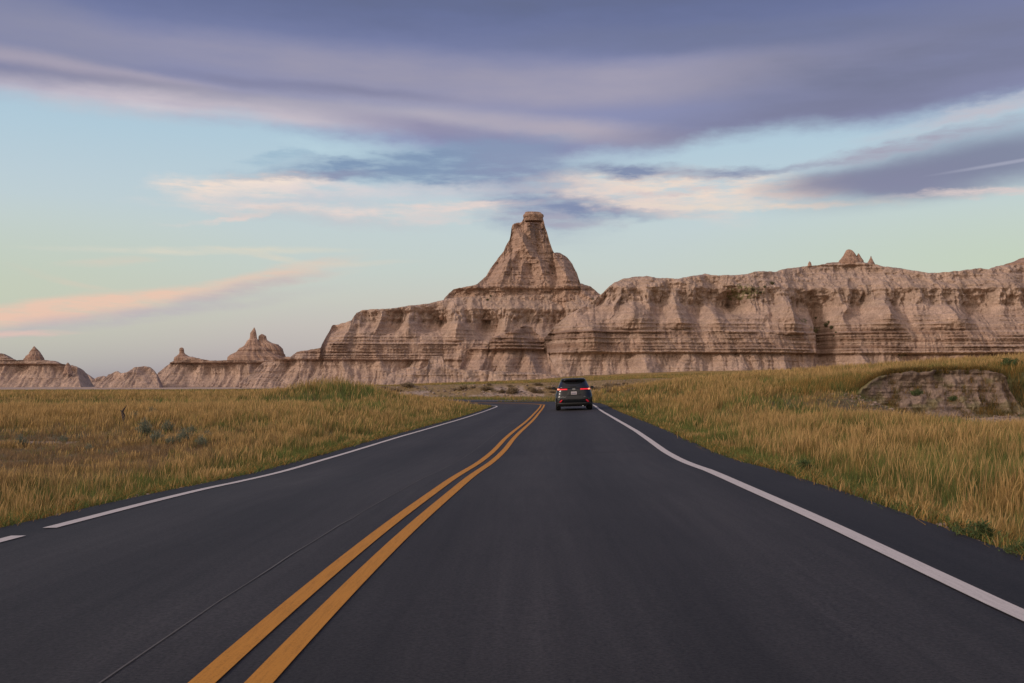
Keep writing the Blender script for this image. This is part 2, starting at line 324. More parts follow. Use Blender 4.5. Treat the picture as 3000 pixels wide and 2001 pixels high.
# ------------------------------------------------------------------ ground colours
GOLD = np.array([.435, .268, .088]); GOLD2 = np.array([.51, .335, .145]); GREEN = np.array([.135, .165, .055]); OLIVE = np.array([.19, .165, .07]); BROWN = np.array([.27, .18, .095])
PALE = np.array([.44, .335, .27]); DSOIL = np.array([.17, .125, .085])
def zones(X, Y, s, e):
    """weights (gold, green, brown) of the vegetation and bare-soil weight at a place"""
    g = .5+1.1*fbm(X/6, Y/9, 11, 3); g2 = .5+1.2*fbm(X/1.6, Y/2.4, 14, 3)
    left = (s < 0).astype(float)
    green = np.clip((.35+.2*(1-left))*g+.55*sst(.5, .8, g2)*g, 0, .85)
    strip = np.exp(-(np.clip(e, 0, 99)/np.where(s < 0, 2.1, 2.2))**2)
    green = np.maximum(green, strip*np.clip(.35+1.1*g2, .3, 1))
    # left: green by the road ahead of the bend, dark green-olive band far out, golden mound
    green = np.maximum(green, left*1.0*ell(X, Y, -6.8, 40, 5.0, 20)*np.clip(.5+g2*.7, 0, 1))
    green = np.maximum(green, left*1.0*ell(X, Y, -10, 56, 5.5, 15)*np.clip(.6+g2, 0, 1))
    green = np.maximum(green, left*1.0*ell(X, Y, -26, 51, 26, 8)*np.clip(.4+g2, 0, 1))
    green = green*(1-.85*left*ell(X, Y, -17, 33, 12, 6))
    green = np.maximum(green, (1-left)*.85*ell(X, Y, 6.0, 10, 3.0, 9)*np.clip(.4+g2, 0, 1))
    green = np.maximum(green, (1-left)*.9*ell(X, Y, 7.6, 26, 2.2, 14)*np.clip(.3+g2, 0, 1))
    green = np.maximum(green, (1-left)*.8*ell(X, Y, 11, 42, 2.4, 9)*np.clip(.2+g2*1.3, 0, 1))
    brown = left*1.15*ell(X, Y, -9.6, 20.5, 4.6, 10, .40)*sst(.7, 1.8, e)+left*.6*ell(X, Y, -34, 58, 20, 4)
    brown = brown+(1-left)*1.25*ell(X, Y, 13.0, 29.5, 4.6, 4.2)
    brown = np.clip(brown*(.7+.5*g2), 0, 1); green = green*(1-.85*brown*left)
    bare = np.zeros_like(X)
    bare = np.maximum(bare, (fbm(X/5, Y/3, 21, 3) > .10)*sst(99, 102, Y+fbm(X/3, Y/3, 8, 2)*3)*(1-sst(104.5, 106.5, Y))*(X > -24)*(X < 7)*.9)
    bare = np.maximum(bare, ell(X, Y, -11.6, 25, .9, .5) > .45)
    bare = np.maximum(bare, (1-left)*(X > 12.2)*(X < 16.2)*(ell(X, Y, 14.2, 31.3, 3.4, 3.2) > .40)*(fbm(X/1.2, Y/1.2, 31, 2) > -.22))
    bare = np.maximum(bare, .95*sst(265, 310, Y+8*fbm(X/30, Y/30, 4, 3))*(1-sst(-50, -5, X)))
    return np.clip(green, 0, 1), brown, np.clip(bare.astype(float), 0, 1)

# ------------------------------------------------------------------ ground sheet
def nonuni(fine, lim, step, grow):
    v = [0.0]
    while v[-1] < lim: v.append(v[-1]+(step if v[-1] < fine else step*grow**((len(v)-fine/step))))
    return np.array(v)
xs = nonuni(26, 5000, .35, 1.045); xs = np.concatenate([-xs[::-1][:-1], xs])
ys = nonuni(118, 6000, .40, 1.05); ysn = -nonuni(4, 300, .8, 1.25)[1:][::-1]; ys = np.concatenate([ysn, ys])
GX, GY = np.meshgrid(xs, ys); Gz, Gs, Ge, _ = gz(GX, GY, True)
farw = sst(400, 900, np.hypot(GX, GY)); Gz = Gz*(1-farw)+(-1.0)*farw
gr_, br_, ba_ = zones(GX, GY, Gs, Ge)
gcol = OLIVE*.75+(GREEN*.75-OLIVE*.75)*gr_[..., None]; gcol = gcol*(1-br_[..., None]*.7)+DSOIL*.95*br_[..., None]*.7
fg = sst(70, 120, GY)[..., None]; gcol = gcol*(1-fg)+(GOLD*.85*(1-gr_[..., None]*.6)+GREEN*gr_[..., None]*.6)*fg
scb = (sst(101, 103, GY)*(1-sst(107.5, 109, GY))*(1-sst(12, 22, GX))*sst(-45, -24, GX))[..., None]; gcol = gcol*(1-scb)+np.array([.27, .19, .10])*scb
gcol = gcol*(1-ba_[..., None])+PALE*ba_[..., None]
rim = (np.exp(-(np.clip(Ge, 0, 9)/.22)**2)*(Ge < 1))[..., None]*.7; gcol = gcol*(1-rim)+np.array([.27, .20, .15])*rim
ground = mesh_obj('ground', np.stack([GX, GY, Gz], -1).reshape(-1, 3), grid_faces(len(ys), len(xs)), M_SOIL, colors=gcol.reshape(-1, 3))
tag(ground, 'rolling prairie ground of brown soil under the grass', kind='structure')

# ------------------------------------------------------------------ road and its markings
def ribbon(s0, s1, i0=0, i1=None, dz=0.0, ns=2, wig=None):
    i1 = i1 or len(CX)-1; ii = np.arange(i0, i1+1); S = np.linspace(0, 1, ns)
    a = s0[ii] if isinstance(s0, np.ndarray) else np.full(len(ii), s0); b = s1[ii] if isinstance(s1, np.ndarray) else np.full(len(ii), s1)
    lat = a[:, None]*(1-S)+b[:, None]*S
    if wig is not None: lat = lat+wig[ii][:, None]
    X = CX[ii, None]+NRM[ii, 0, None]*lat; Y = CY[ii, None]+NRM[ii, 1, None]*lat; Z = CZ[ii, None]+CB[ii, None]*lat+dz
    uv = np.stack([lat, np.broadcast_to(SL[ii, None], lat.shape)], -1)
    return np.stack([X, Y, Z], -1).reshape(-1, 3), grid_faces(len(ii), ns), uv.reshape(-1, 2)
m, n, l, b = mat_new('asphalt'); uvn = n.new('ShaderNodeUVMap'); geo = n.new('ShaderNodeNewGeometry')
su = nd(n, l, 'ShaderNodeSeparateXYZ', {0: uvn.outputs[0]})
nz1 = nd(n, l, 'ShaderNodeTexNoise', {'Vector': geo.outputs['Position'], 'Scale': 55, 'Detail': 5, 'Roughness': .7})
mpa = nd(n, l, 'ShaderNodeMapping', {'Vector': uvn.outputs[0], 'Scale': (9, .35, 1)})
nz2 = nd(n, l, 'ShaderNodeTexNoise', {'Vector': mpa.outputs[0], 'Scale': 1.0, 'Detail': 5, 'Roughness': .6})
mpb = nd(n, l, 'ShaderNodeMapping', {'Vector': uvn.outputs[0], 'Scale': (.25, .25, 1)})
nz3 = nd(n, l, 'ShaderNodeTexNoise', {'Vector': mpb.outputs[0], 'Scale': 1.0, 'Detail': 5, 'Roughness': .6})
# worn, paler wheel tracks (cosine across each lane), darker oily middle and dark shoulders
ab = nd(n, l, 'ShaderNodeMath', {0: su.outputs[0]}, operation='ABSOLUTE')
tr = nd(n, l, 'ShaderNodeMath', {0: nd(n, l, 'ShaderNodeMath', {0: ab.outputs[0], 1: 2*math.pi/1.55}, operation='MULTIPLY').outputs[0], 1: math.pi*.95}, operation='ADD')
tc_ = nd(n, l, 'ShaderNodeMath', {0: tr.outputs[0]}, operation='COSINE')
tw = nd(n, l, 'ShaderNodeMapRange', {0: tc_.outputs[0], 1: -1, 2: 1, 3: .82, 4: 1.16})
shd = nd(n, l, 'ShaderNodeMapRange', {0: ab.outputs[0], 1: 3.0, 2: 3.25, 3: 1.0, 4: .62})
q1 = nd(n, l, 'ShaderNodeMapRange', {0: nz1.outputs[0], 1: .3, 2: .7, 3: .45, 4: 1.7})
q2 = nd(n, l, 'ShaderNodeMapRange', {0: nz2.outputs[0], 1: .3, 2: .7, 3: .80, 4: 1.2})
q3 = nd(n, l, 'ShaderNodeMapRange', {0: nz3.outputs[0], 1: .3, 2: .7, 3: .85, 4: 1.15})
pr = tw.outputs[0]
for q in (shd, q1, q2, q3): pr = nd(n, l, 'ShaderNodeMath', {0: pr, 1: q.outputs[0]}, operation='MULTIPLY').outputs[0]
scl = nd(n, l, 'ShaderNodeVectorMath', {0: (.0285, .0258, .0250), 'Scale': pr}, operation='SCALE')
l.new(scl.outputs[0], b.inputs['Base Color']); b.inputs['Roughness'].default_value = .72; b.inputs['Specular IOR Level'].default_value = .25
bp = nd(n, l, 'ShaderNodeBump', {'Height': nz1.outputs[0], 'Strength': .35, 'Distance': .006}); l.new(bp.outputs[0], b.inputs['Normal'])
M_ASPH = m
v, fc, uv = ribbon(-HWL+.06*perlin(SL/2.2, 0, 3)+.03*perlin(SL/.6, 0, 5), HWR+.07*perlin(SL/2.6, 0, 4)+.03*perlin(SL/.6, 0, 6), ns=26)
tag(mesh_obj('road', v, fc, M_ASPH, uv=uv), 'dark two lane asphalt road curving away to the left', kind='structure')
def paint_mat(name, rgb, wear):
    m, n, l, b = mat_new(name); uvn = n.new('ShaderNodeUVMap'); mp = nd(n, l, 'ShaderNodeMapping', {'Vector': uvn.outputs[0], 'Scale': (60, 3.0, 1)})
    a = nd(n, l, 'ShaderNodeTexNoise', {'Vector': mp.outputs[0], 'Scale': 1, 'Detail': 6, 'Roughness': .7}); g = n.new('ShaderNodeNewGeometry')
    c = nd(n, l, 'ShaderNodeTexNoise', {'Vector': g.outputs['Position'], 'Scale': 120, 'Detail': 3, 'Roughness': .7})
    s_ = nd(n, l, 'ShaderNodeMath', {0: a.outputs[0], 1: c.outputs[0]}, operation='ADD')
    r = nd(n, l, 'ShaderNodeMapRange', {0: s_.outputs[0], 1: .72, 2: 1.05, 3: wear*1.3, 4: 0})
    mx = n.new('ShaderNodeMix'); mx.data_type = 'RGBA'; l.new(r.outputs[0], mx.inputs[0]); mx.inputs[6].default_value = (*rgb, 1); mx.inputs[7].default_value = (rgb[0]*.55, rgb[1]*.55, rgb[2]*.55, 1)
    l.new(mx.outputs[2], b.inputs['Base Color']); b.inputs['Roughness'].default_value = .8; b.inputs['Specular IOR Level'].default_value = .2
    bp = nd(n, l, 'ShaderNodeBump', {'Height': c.outputs[0], 'Strength': .3, 'Distance': .004}); l.new(bp.outputs[0], b.inputs['Normal'])
    return m
M_WHITE = paint_mat('white_paint', (.56, .51, .48), .45); M_YEL = paint_mat('yellow_paint', (.52, .225, .035), .6)
wl = .010*perlin(SL/3, 0, 7)
def at_y(y): return int(np.argmin(np.abs(CY[:len(dd)]-y)))
def marking(name, a, b_, mat, label, i0=0, i1=None, dz=.006):
    v, fc, uv = ribbon(a, b_, i0, i1, dz, 3, wl); return tag(mesh_obj(name, v, fc, mat, uv=uv), label, kind='structure')
gapa, gapb = at_y(8.0), at_y(8.0)
marking('edge_line', -3.16, -3.045, M_WHITE, 'white edge line along the left side of the road', gapb+0)
marking('edge_line', -3.16, -3.045, M_WHITE, 'short white edge line nearest the left corner, cut off by the gap', 0, gapa-1)
marking('edge_line', 3.04, 3.17, M_WHITE, 'white edge line along the right side of the road')
marking('centre_line', CYL-.155, CYL-.055, M_YEL, 'left stripe of the double yellow centre line')
marking('centre_line', CYL+.050, CYL+.155, M_YEL, 'right stripe of the double yellow centre line')
m2 = simple('seam_grit', (.095, .088, .085), .9)
sw = CYL-.50-.05*perlin(SL/8, 0, 2)+.02*perlin(SL*1.5, 0, 9)
v, fc, uv = ribbon(sw-.0045-.012*perlin(SL*1.1, 0, 4).clip(-.3, 1), sw+.004, 0, at_y(36), .004, 2); tag(mesh_obj('paving_seam', v, fc, m2, uv=uv), 'thin pale paving seam left of the yellow lines', kind='structure')
m3 = simple('seam_dark', (.02, .019, .02), .9)
i = at_y(18.2); vv = []; lat = np.linspace(-.2, 3.0, 60)
for sgn in (0, .035):
    Yq = CY[i]+sgn+.03*perlin(lat*2, 0, 12); Xq = CX[i]+lat; vv.append(np.stack([Xq, Yq, CZ[i]+CB[i]*lat+.004], -1))
tag(mesh_obj('paving_seam', np.concatenate(vv), grid_faces(2, 60), m3), 'thin dark joint running across the right lane', kind='structure')

# ------------------------------------------------------------------ badlands rock
ST_z = np.array([-30, -6, 0, 4, 11, 12.2, 15.5, 18.6, 19.6, 28, 30, 33.5, 36, 40, 60, 90]); ST_s = np.array([1.2, 1.2, 1.05, .75, .45, 1.0, .5, 1.2, .80, .55, .25, .55, 1.3, 1.5, 1.2, 1.0])
_zz = np.linspace(-30, 90, 2401); _ss = np.cumsum(np.interp(_zz, ST_z, ST_s))*(_zz[1]-_zz[0]); _ss -= np.interp(0, _zz, _ss)
def setback(z, k=1.0): return np.interp(z, _zz, _ss)*k
def strata(z, x):
    """protrusion (m, towards the viewer) of the hard beds at height z"""
    zz = z+.25*perlin(x/25, 0, 40)
    p = 1.0*perlin(zz/1.15, x/140, 41)+.9*perlin(zz/.6, x/80, 42)+.25*perlin(zz/.2, x/30, 43)
    bed = 0
    for zk, hk, ak in ((11.3, .4, .85), (12.4, .2, .6), (13.4, .28, .8), (14.7, .25, .8), (16.2, .3, .9), (17.2, .2, .6), (18.4, .4, .95), (20.1, .25, .7), (21.4, .25, .7), (23.0, .2, .5), (24.8, .25, .6), (8.6, .2, .5), (6.0, .2, .5), (3.4, .2, .4), (45.5, .9, 1.1), (52, .4, .5)):
        bed = bed+ak*np.exp(-((zz-zk)/hk)**4)
    zone = .45+.55*np.maximum(sst(9.5, 11, zz)*(1-sst(19, 20.5, zz)), .7*sst(43, 45, zz))
    return (p*.55*zone+bed*(.35+.65*zone))
def rock_cols(z, x, cliff, rec, seed=0, green=0):
    zz = z+.3*perlin(x/25, 0, 40)
    c = np.ones(z.shape+(3,))*np.array([.455, .328, .256])
    band = .5+.8*perlin(zz/1.3, x/90, 51)+1.2*perlin(zz/.6, x/80, 52)
    zone = sst(9, 11, zz)*(1-sst(19, 21, zz))+.45*sst(43, 46, zz)
    c = c*(1-(.30*zone+.15)[..., None]*np.clip(1-band, 0, 1)[..., None]*np.array([1, 1.15, 1.25]))
    for zk, hk in ((10.5, .45), (17.5, .4), (13.0, .2), (44.3, .5)):
        d_ = np.exp(-((zz-zk)/hk)**2)*.12; c = c*(1-d_[..., None]*np.array([.9, 1, 1.05]))
    v = fbm(x/9, z/9, 61+seed, 4); c = c*(1+.16*v[..., None])
    c = c*(1-cliff[..., None]*.25)+np.array([.45, .35, .28])*cliff[..., None]*.25
    dust = np.clip(sst(.0, .5, fbm(x/7, z/3, 71, 3)), 0, 1)[..., None]*.3; c = c*(1-dust)+np.array([.50, .375, .29])*dust
    return c
def facade(name, label, Dm, sil, zb, seed, res=.3, ks=1.0, gul=1.0, back=28, plan=None, veg=None, spurs=None, sb=None, tint=(1, 1, 1), sa=1.0):
    setback = (lambda z, k=1.0: np.interp(z, sb[0], sb[1])) if sb else globals()['setback']
    P = []
    for px, py in sil:
        z = CH+(YH-py)*Dm/FPX
        for _ in range(12):
            Yc = Dm+max(setback(z, ks), 0)*.94+(5.5 if sb else 0)+(np.interp(px, *plan) if plan else 0); z = CH+(YH-py)*Yc/FPX
        P.append(((px-1500)*Yc/FPX, z))
    P = np.array(P); X = np.arange(P[0, 0], P[-1, 0], res); Tz = np.interp(X, P[:, 0], P[:, 1])
    Tz = Tz+.28*fbm(X/2.2, 0, seed+5, 4)+.10*perlin(X/.5, 0, seed+6)
    w = int(7/res); Tl = np.array([Tz[max(0, i-w):i+w+1].min() for i in range(len(X))]); kk = np.ones(w)/w; Tl = np.convolve(np.pad(Tl, w, mode='edge'), kk, 'same')[w:-w]
    H = Tz.max()-zb; nr = int(H/res*1.15)+8
    t = np.linspace(0, 1, nr)[:, None]
    Z = zb+(Tz-zb)[None, :]*t; XX = np.broadcast_to(X, Z.shape)
    dy_pl = 0
    if plan:
        pxs = np.interp(X, [(p-1500)*Dm/FPX for p in plan[0]], plan[1]); dy_pl = pxs[None, :]
    top = 1-sst(0, 3.5, Tz[None, :]-Z)
    cliff = sst(27.5, 29, Z)*(1-sst(33, 35, Z)); cap = sst(33, 35, Z)
    lowz = 1-sst(10.5, 11.5, Z)
    warp_ = 1.3*perlin(XX/30, Z/14, seed+1)+.35*perlin(XX/7, Z/5, seed+9)
    tri = lambda q: 2*np.abs(q-np.floor(q+.5))
    g1 = tri(.25+1.25*perlin(XX/26+warp_*.30, Z/70, seed+2))
    g1b = tri(.1+1.3*perlin(XX/14+warp_*.30+4, Z/45, seed+12))
    g2 = tri(.2+1.2*perlin(XX/5.6+warp_*.45, Z/24, seed+3))
    g3 = np.abs(perlin(XX/1.7+warp_, Z/7, seed+4))*2
    g4 = np.abs(perlin(XX/.75+warp_, Z/3.5, seed+8))*2
    A1 = 9.0*sst(19.5, 27, Z)*(1-.25*sst(29, 36, Z))*(1-cap*.15)*(1-.5*sst(42, 46, Z))+5.2*lowz*sst(-4, 9, Z)+2.6*(1-lowz)*(1-sst(19.5, 24, Z))
    rec = A1*(.75*g1+.5*g1b)*(1-.55*top)*gul
    rec = rec+(1.7-.6*top)*g2*gul*(.5+.8*cliff+.5*lowz)+(.26+.7*cliff+.1*lowz)*g3*(1-.4*top)*gul+(.16+.45*cliff)*g4
    g5 = np.clip(1-np.abs(perlin(XX/2.6+warp_*1.2, Z/16, seed+31))*5, 0, 1)**2+.7*np.clip(1-np.abs(perlin(XX/7+warp_*.9, Z/30, seed+33))*7, 0, 1)**2
    rec = rec+g5*(.40+.5*cliff+.3*lowz)*(1-.5*top)
    rough = fbm(XX/3.0, Z/2.2, seed+7, 5)*(.45+1.3*cliff+.8*cap)+.5*fbm(XX/9, Z/9, seed+17, 3)+.34*perlin(XX/1.0, Z/.7, seed+18)+.22*perlin(XX/.55, Z/.45, seed+19)
    smooth_mask = .25+.75*sst(-.18, .12, perlin(XX/13, Z/7, seed+15)+.3*perlin(XX/4, Z/3, seed+16))
    stz = strata(Z, XX)*smooth_mask*1.45
    Yg = Dm+setback(Z, ks)+rec-rough-stz*1.0+dy_pl+np.clip(Z-Tl[None, :], 0, 12)*.55*sst(0, 2, Z-Tl[None, :])
    if spurs:
        for (px, za, zb_, w0, amp, lean) in spurs:       # hand-placed buttresses and clefts
            xc = (px-1500)*(Dm+8)/FPX; tt = np.clip((Z-za)/(zb_-za), 0, 1); xc = xc+lean*tt
            ww = w0*(1.15-tt*.6); prof = np.clip(1-np.abs(XX-xc)/ww, 0, 1); Yg = Yg-amp*sa*prof*np.sin(np.pi*np.clip((Z-za)/(zb_-za), 0, 1)*.85+.25).clip(0)*((Z > za-.5) & (Z < zb_+1.5))
    C = rock_cols(Z, XX, cliff+.6*cap, rec, seed)
    crk = np.clip((np.maximum(g3, .8*g4)-.62)*2, 0, 1)*cliff*.18; C = C*(1-crk[..., None])
    if veg:
        for (px, py, rx, rz_) in veg:
            yy_ = Dm+14; vx = (px-1500)*yy_/FPX; vz = CH+(YH-py)*yy_/FPX
            q = (np.exp(-((XX-vx)/rx)**2-((Z-vz)/rz_)**2)*(.6+1.2*fbm(XX/1.0, Z/1.0, 81, 3)) > .38)[..., None]*.85
            C = C*(1-q)+np.array([.17, .16, .07])*q
    C = C*np.array(tint)
    rows = [np.stack([XX, Yg, Z], -1)]; crows = [C]
    Yc = Yg[-1]; smY = np.convolve(np.pad(Yc, 10, mode='edge'), np.ones(21)/21, 'same')[10:-10]
    for o_, dz_ in ((.35, -.02), (1.0, .05), (2.2, .0), (4, -.4), (7, -1.0), (11, -2.0), (16, -4), (22, -9)):
        f_ = min(1, o_/3); yb = Yc*(1-f_)+smY*f_+o_*back/28; zt = np.maximum(Tz+dz_+.2*fbm(X/3, o_/3, seed+20, 3)*min(1, o_), zb)
        rows.append(np.stack([X, yb, zt], -1)[None]); crows.append(C[-1][None])
    rows.append(np.stack([X, smY+back+8, np.full_like(X, zb)], -1)[None]); crows.append(C[-1][None])
    V = np.concatenate(rows, 0); CC = np.concatenate(crows, 0); nr = V.shape[0]; nc = len(X)
    o = mesh_obj(name, V.reshape(-1, 3), grid_faces(nr, nc), M_ROCK, colors=CC.reshape(-1, 3)); return tag(o, label, kind='structure')
def slices(rows, Dm, seed, ratio=.8, nth=110, dz=.28, flute=1.0, sq=2.4, yoff=0):
    """solid of horizontal slices; rows = (py, xl, xr) from top to bottom at distance Dm"""
    rows = sorted(rows); py = np.array([r[0] for r in rows], float); xl = np.array([r[1] for r in rows], float); xr = np.array([r[2] for r in rows], float)
    zt = CH+(YH-py[0])*Dm/FPX; zb = CH+(YH-py[-1])*Dm/FPX; nz_ = max(int((zt-zb)/dz), 6); Z = np.linspace(zb, zt, nz_)
    P = YH-(Z-CH)*FPX/Dm; L = (np.interp(P, py, xl)-1500)*Dm/FPX; R_ = (np.interp(P, py, xr)-1500)*Dm/FPX
    C0 = (L+R_)/2; Wd = (R_-L)/2; th = np.linspace(0, 2*np.pi, nth, endpoint=False)
    c, s = np.cos(th), np.sin(th); rr = (np.abs(c)**sq+np.abs(s)**sq)**(-1/sq)
    TH, ZZ = np.meshgrid(th, Z); Wm = Wd[:, None]
    arc_ = TH*np.maximum(Wm, 2); cx_, sx_ = np.cos(TH)*6, np.sin(TH)*6
    fl = np.abs(perlin(cx_*.55+seed, sx_*.55+ZZ/22, seed))*2+.6*np.abs(perlin(cx_*1.7+ZZ/30, sx_*1.7, seed+1))*2+.35*np.abs(perlin(cx_*4.2, sx_*4.2+ZZ/9, seed+2))*2
    side = np.abs(np.sin(TH))                         # keep the outline, carve the faces
    rad = rr[None, :]*(1+0*ZZ)-flute*fl*(.016+.15*side)*np.minimum(1, Wm/2+.2)
    rad = rad+(.45*perlin(ZZ/2.0, TH*.6, seed+3)+.35*perlin(ZZ/.9, TH*1.5, seed+4)+.7*perlin(ZZ/4.1, TH*.2, seed+9))*.085*np.minimum(1.5, 14/np.maximum(Wm, 1))
    rad = rad+(.05+.11*np.clip(1-Wm/9, 0, 1))*fbm(cx_*.8+ZZ/1.6, sx_*.8+ZZ/2.1, seed+6, 5)*(.5+.7*side)+.16*side*perlin(cx_*.35+ZZ/16, sx_*.35-ZZ/21, seed+8)
    X = C0[:, None]+Wm*rad*np.cos(TH); Y = Dm+yoff+Wm*ratio*rad*np.sin(TH)
    V = np.stack([X, Y, ZZ], -1).reshape(-1, 3); F = grid_faces(nz_, nth, wrap=True)
    # cap
    top = np.array([[C0[-1], Dm+yoff, Z[-1]+.15]]); ti = len(V); V = np.concatenate([V, top]); k0 = (nz_-1)*nth
    cap = np.array([[k0+j, k0+(j+1) % nth, ti, ti] for j in range(nth)], np.int32)
    Cc = rock_cols(V[:, 2], V[:, 0], np.zeros(len(V)), 0, seed)
    return V, F, cap, Cc
def solids(name, label, parts, tint=(1, 1, 1)):
    Vs, Fs, Cs, off = [], [], [], 0
    for p in parts:
        V, F, cap, c = slices(*p[0], **(p[1] if len(p) > 1 else {}))
        Vs.append(V); Cs.append(c); Fs += (F+off).tolist(); Fs += [[a+off, b+off, c_+off] for a, b, c_, _ in cap.tolist()]; off += len(V)
    o = mesh_obj(name, np.concatenate(Vs), Fs, M_ROCK, colors=np.concatenate(Cs)*np.array(tint)); return tag(o, label, kind='structure')

silF = [(1560,1100),(1590,1000),(1620,960),(1660,925),(1700,900),(1740,877),(1751,868),(1770,854),(1784,840.5),(1804,823.5),(1831,813),(1865,806.5),(1896,806),(1927,811.6),(1991,812.6),(2025,807),(2076,797),(2110,803),(2195,799.7),(2229,791),(2287,790),(2325,779),(2366,774),(2411,773),(2440,766),(2500,764),(2560,772),(2598,779),(2652,782),(2664,787),(2731,797),(2780,795),(2822,791),(2884,782),(2913,787),(2938,775),(3000,772),(3100,776),(3300,760),(3500,790),(3700,900),(3750,1050)]
facade('mesa', 'long layered tan mesa filling the right of the skyline', 325, silF, -4, 3, res=.28,
       plan=([1560,1700,2000,2300,2480,2700,3000,3700], [6, 2, 0, 2, 9, 4, 2, 0]),
       veg=[(2215,843,7,3.0),(2432,958,3.2,2.4),(2390,932,1.5,1.2),(2650,1040,1.6,1)],
       sa=1.7,
       spurs=[(1860,20,30,7,4.5,1.5),(2005,20,33,6,5,-1),(2350,18,32,6.5,6,-.5),(2120,19,30,5,3,-2),(2640,20,32,7,4.5,1),(2450,2,31,5,-7,3),(2840,20,29,8,4,0),(1900,-2,11,7,3.5,-2),(2150,-2,11,6,3,3),(2290,-2,11,6,3,2),(2560,-2,11,7,3,-2),(1740,12,22,6,3,0),(2190,24,34,7,-6,0)])
silD = [(700,1120),(760,1062),(840,1044.5),(848,1045),(864,1030),(936,1019),(949,983),(962,949),(1025,938),(1038,915),(1055,905),(1140,903),(1196,893.5),(1251,887),(1310,872),(1400,866),(1500,862),(1600,860),(1700,862),(1760,866),(1800,872),(1900,880),(1960,900)]
facade('massif', 'stepped layered rock massif carrying the capped butte', 430, silD, -4, 8, res=.33,
       sa=1.6, spurs=[(1190,22,35,6,4,0),(1040,22,33,5,3,0),(1330,20,33,5,4,2),(1280,24,33,6,-5,0),(1420,20,33,9,-6,0)])
silC = [(395,1140),(432,1128),(452,1091),(475,1070),(498,1056),(521,1047),(551,1044),(574,1050),(607,1055),(624,1057),(668,1055),(840,1055),(848,1052),(880,1050),(960,1060),(1000,1085)]
facade('ridge', 'low banded ridge under the knobs left of the massif', 500, silC, -6, 15, res=.4)
facade('mound', 'small rounded badland mound between the two left ridges', 478, [(262,1140),(274,1137),(291,1118),(306,1097),(325,1088),(333,1087),(346,1094.5),(367,1091),(385,1077),(410,1073),(425,1074),(440,1089),(446,1099),(462,1125),(474,1140)], -6, 19, res=.35, gul=.7, back=14)
facade('ridge', 'dark far ridge seen through the gap on the left', 620, [(180,1130),(222,1096),(234,1092),(249,1097),(264,1107),(270,1112),(279,1105),(295,1101),(330,1110),(380,1140)], -6, 23, res=.5, back=18)
facade('ridge', 'flat topped ridge with a pointed peak at the far left', 540, [(-400,1075),(-200,1040),(-60,1030),(0,1036),(15,1047),(38,1055),(73,1054),(128,1055),(153,1057),(168,1066),(174,1065),(184,1071),(193,1070),(207,1074),(212,1093),(225,1115),(240,1136)], -7, 27, res=.45)
# the capped butte
def col_(rows, D_, seed, **k): return ((rows, D_, seed), k)
silE = [(1290,905),(1303,875),(1316,858),(1330,847),(1368,842),(1397,836),(1404,828),(1425,808),(1433,794),(1442,779),(1456,758),(1466,745),(1476,734),(1480,722),(1485,711),(1493,699),(1496,685),(1498,668),(1501,656),(1512,651),(1528,649),(1533,640),(1535,632),(1589,632),(1593,641),(1596,656),(1603,678),(1608,698),(1613,716),(1619,736),(1623,741),(1640,740),(1650,744),(1661,751),(1670,762),(1677,772),(1684,788),(1690,800),(1694,816),(1698,832),(1712,836),(1728,839),(1737,846),(1746,853),(1757,863),(1775,880),(1800,905)]
facade('butte', 'tall capped sandstone butte rising highest above the massif', 460, silE, 30, 131, res=.25, gul=.75, back=16, tint=(.95, .90, .87), sa=1.35, sb=([30,44,46,48,52,60,66,76,90], [-4,3,4,5.5,9,13,15,18,21]),
       spurs=[(1562,58,77,5,4.5,-9),(1660,45,61,8,5,-1.5),(1462,44,63,8,4.5,6),(1600,44,62,6,4,-4),(1520,44,60,6,3,2),(1580,60,79,3.5,-3.0,-2),(1628,46,62,3,-3.5,-1)])
solids('cap_rock', 'flat overhanging cap rock on the very top of the butte', [
    col_([(621.5,1541,1572),(623,1537,1583),(627,1536,1587),(631,1532,1593),(636,1533,1592),(640,1537,1591),(648,1538,1590)], 477, 41, ratio=.8, nth=120, flute=.3, dz=.18, sq=4)], (.95, .9, .88))
solids('pinnacle', 'double knobbed rock pinnacle on the left ridge', [
    col_([(960,744,746),(968,739,749),(976,733,751),(985,733,752),(992,731,753),(1000,722,758),(1013,716,765),(1019,704,790),(1032,690,802),(1040,672,822),(1051,669,838),(1066,668,840)], 524, 53, ratio=.62, nth=150),
    col_([(979,765,770),(984,758,779),(996,757,782),(1005,756,797),(1009,755,815),(1022,752,828),(1051,745,839),(1066,745,840)], 526, 57, ratio=.62, nth=130)], (.95, .9, .88))
solids('pinnacle', 'small round knob on a neck above the left ridge', [
    col_([(1018.5,529,535),(1021,526,538),(1026,525,539),(1031,526,539),(1036,525,541),(1042,520,550),(1047,512,562),(1060,510,565)], 515, 61, ratio=.7, nth=90, dz=.22, flute=.3)], (.95, .9, .88))
solids('pinnacle', 'pointed cone of rock on the far left ridge', [
    col_([(1014.5,99,101),(1022,94,108),(1030,88,116),(1036,86,120),(1044,76,124),(1053,72,129),(1066,70,131)], 556, 67, ratio=.8, nth=90, dz=.22)], (.95, .9, .88))
solids('pinnacle', 'stubby knob at the right end of the far left ridge', [
    col_([(1062.5,198,200),(1067,194,204),(1072,192,207),(1082,189,209),(1094,187,213)], 549, 71, ratio=.9, nth=70, dz=.22)], (.95, .9, .88))
solids('pinnacle', 'broad blunt tooth of rock on top of the mesa', [
    col_([(731.5,2482,2492),(734,2479,2497),(738,2477,2501),(745,2473,2506),(758,2465,2512),(764,2460,2516),(776,2458,2518)], 372, 73, ratio=.7, nth=110, dz=.2, flute=.5)], (.97, .9, .87))
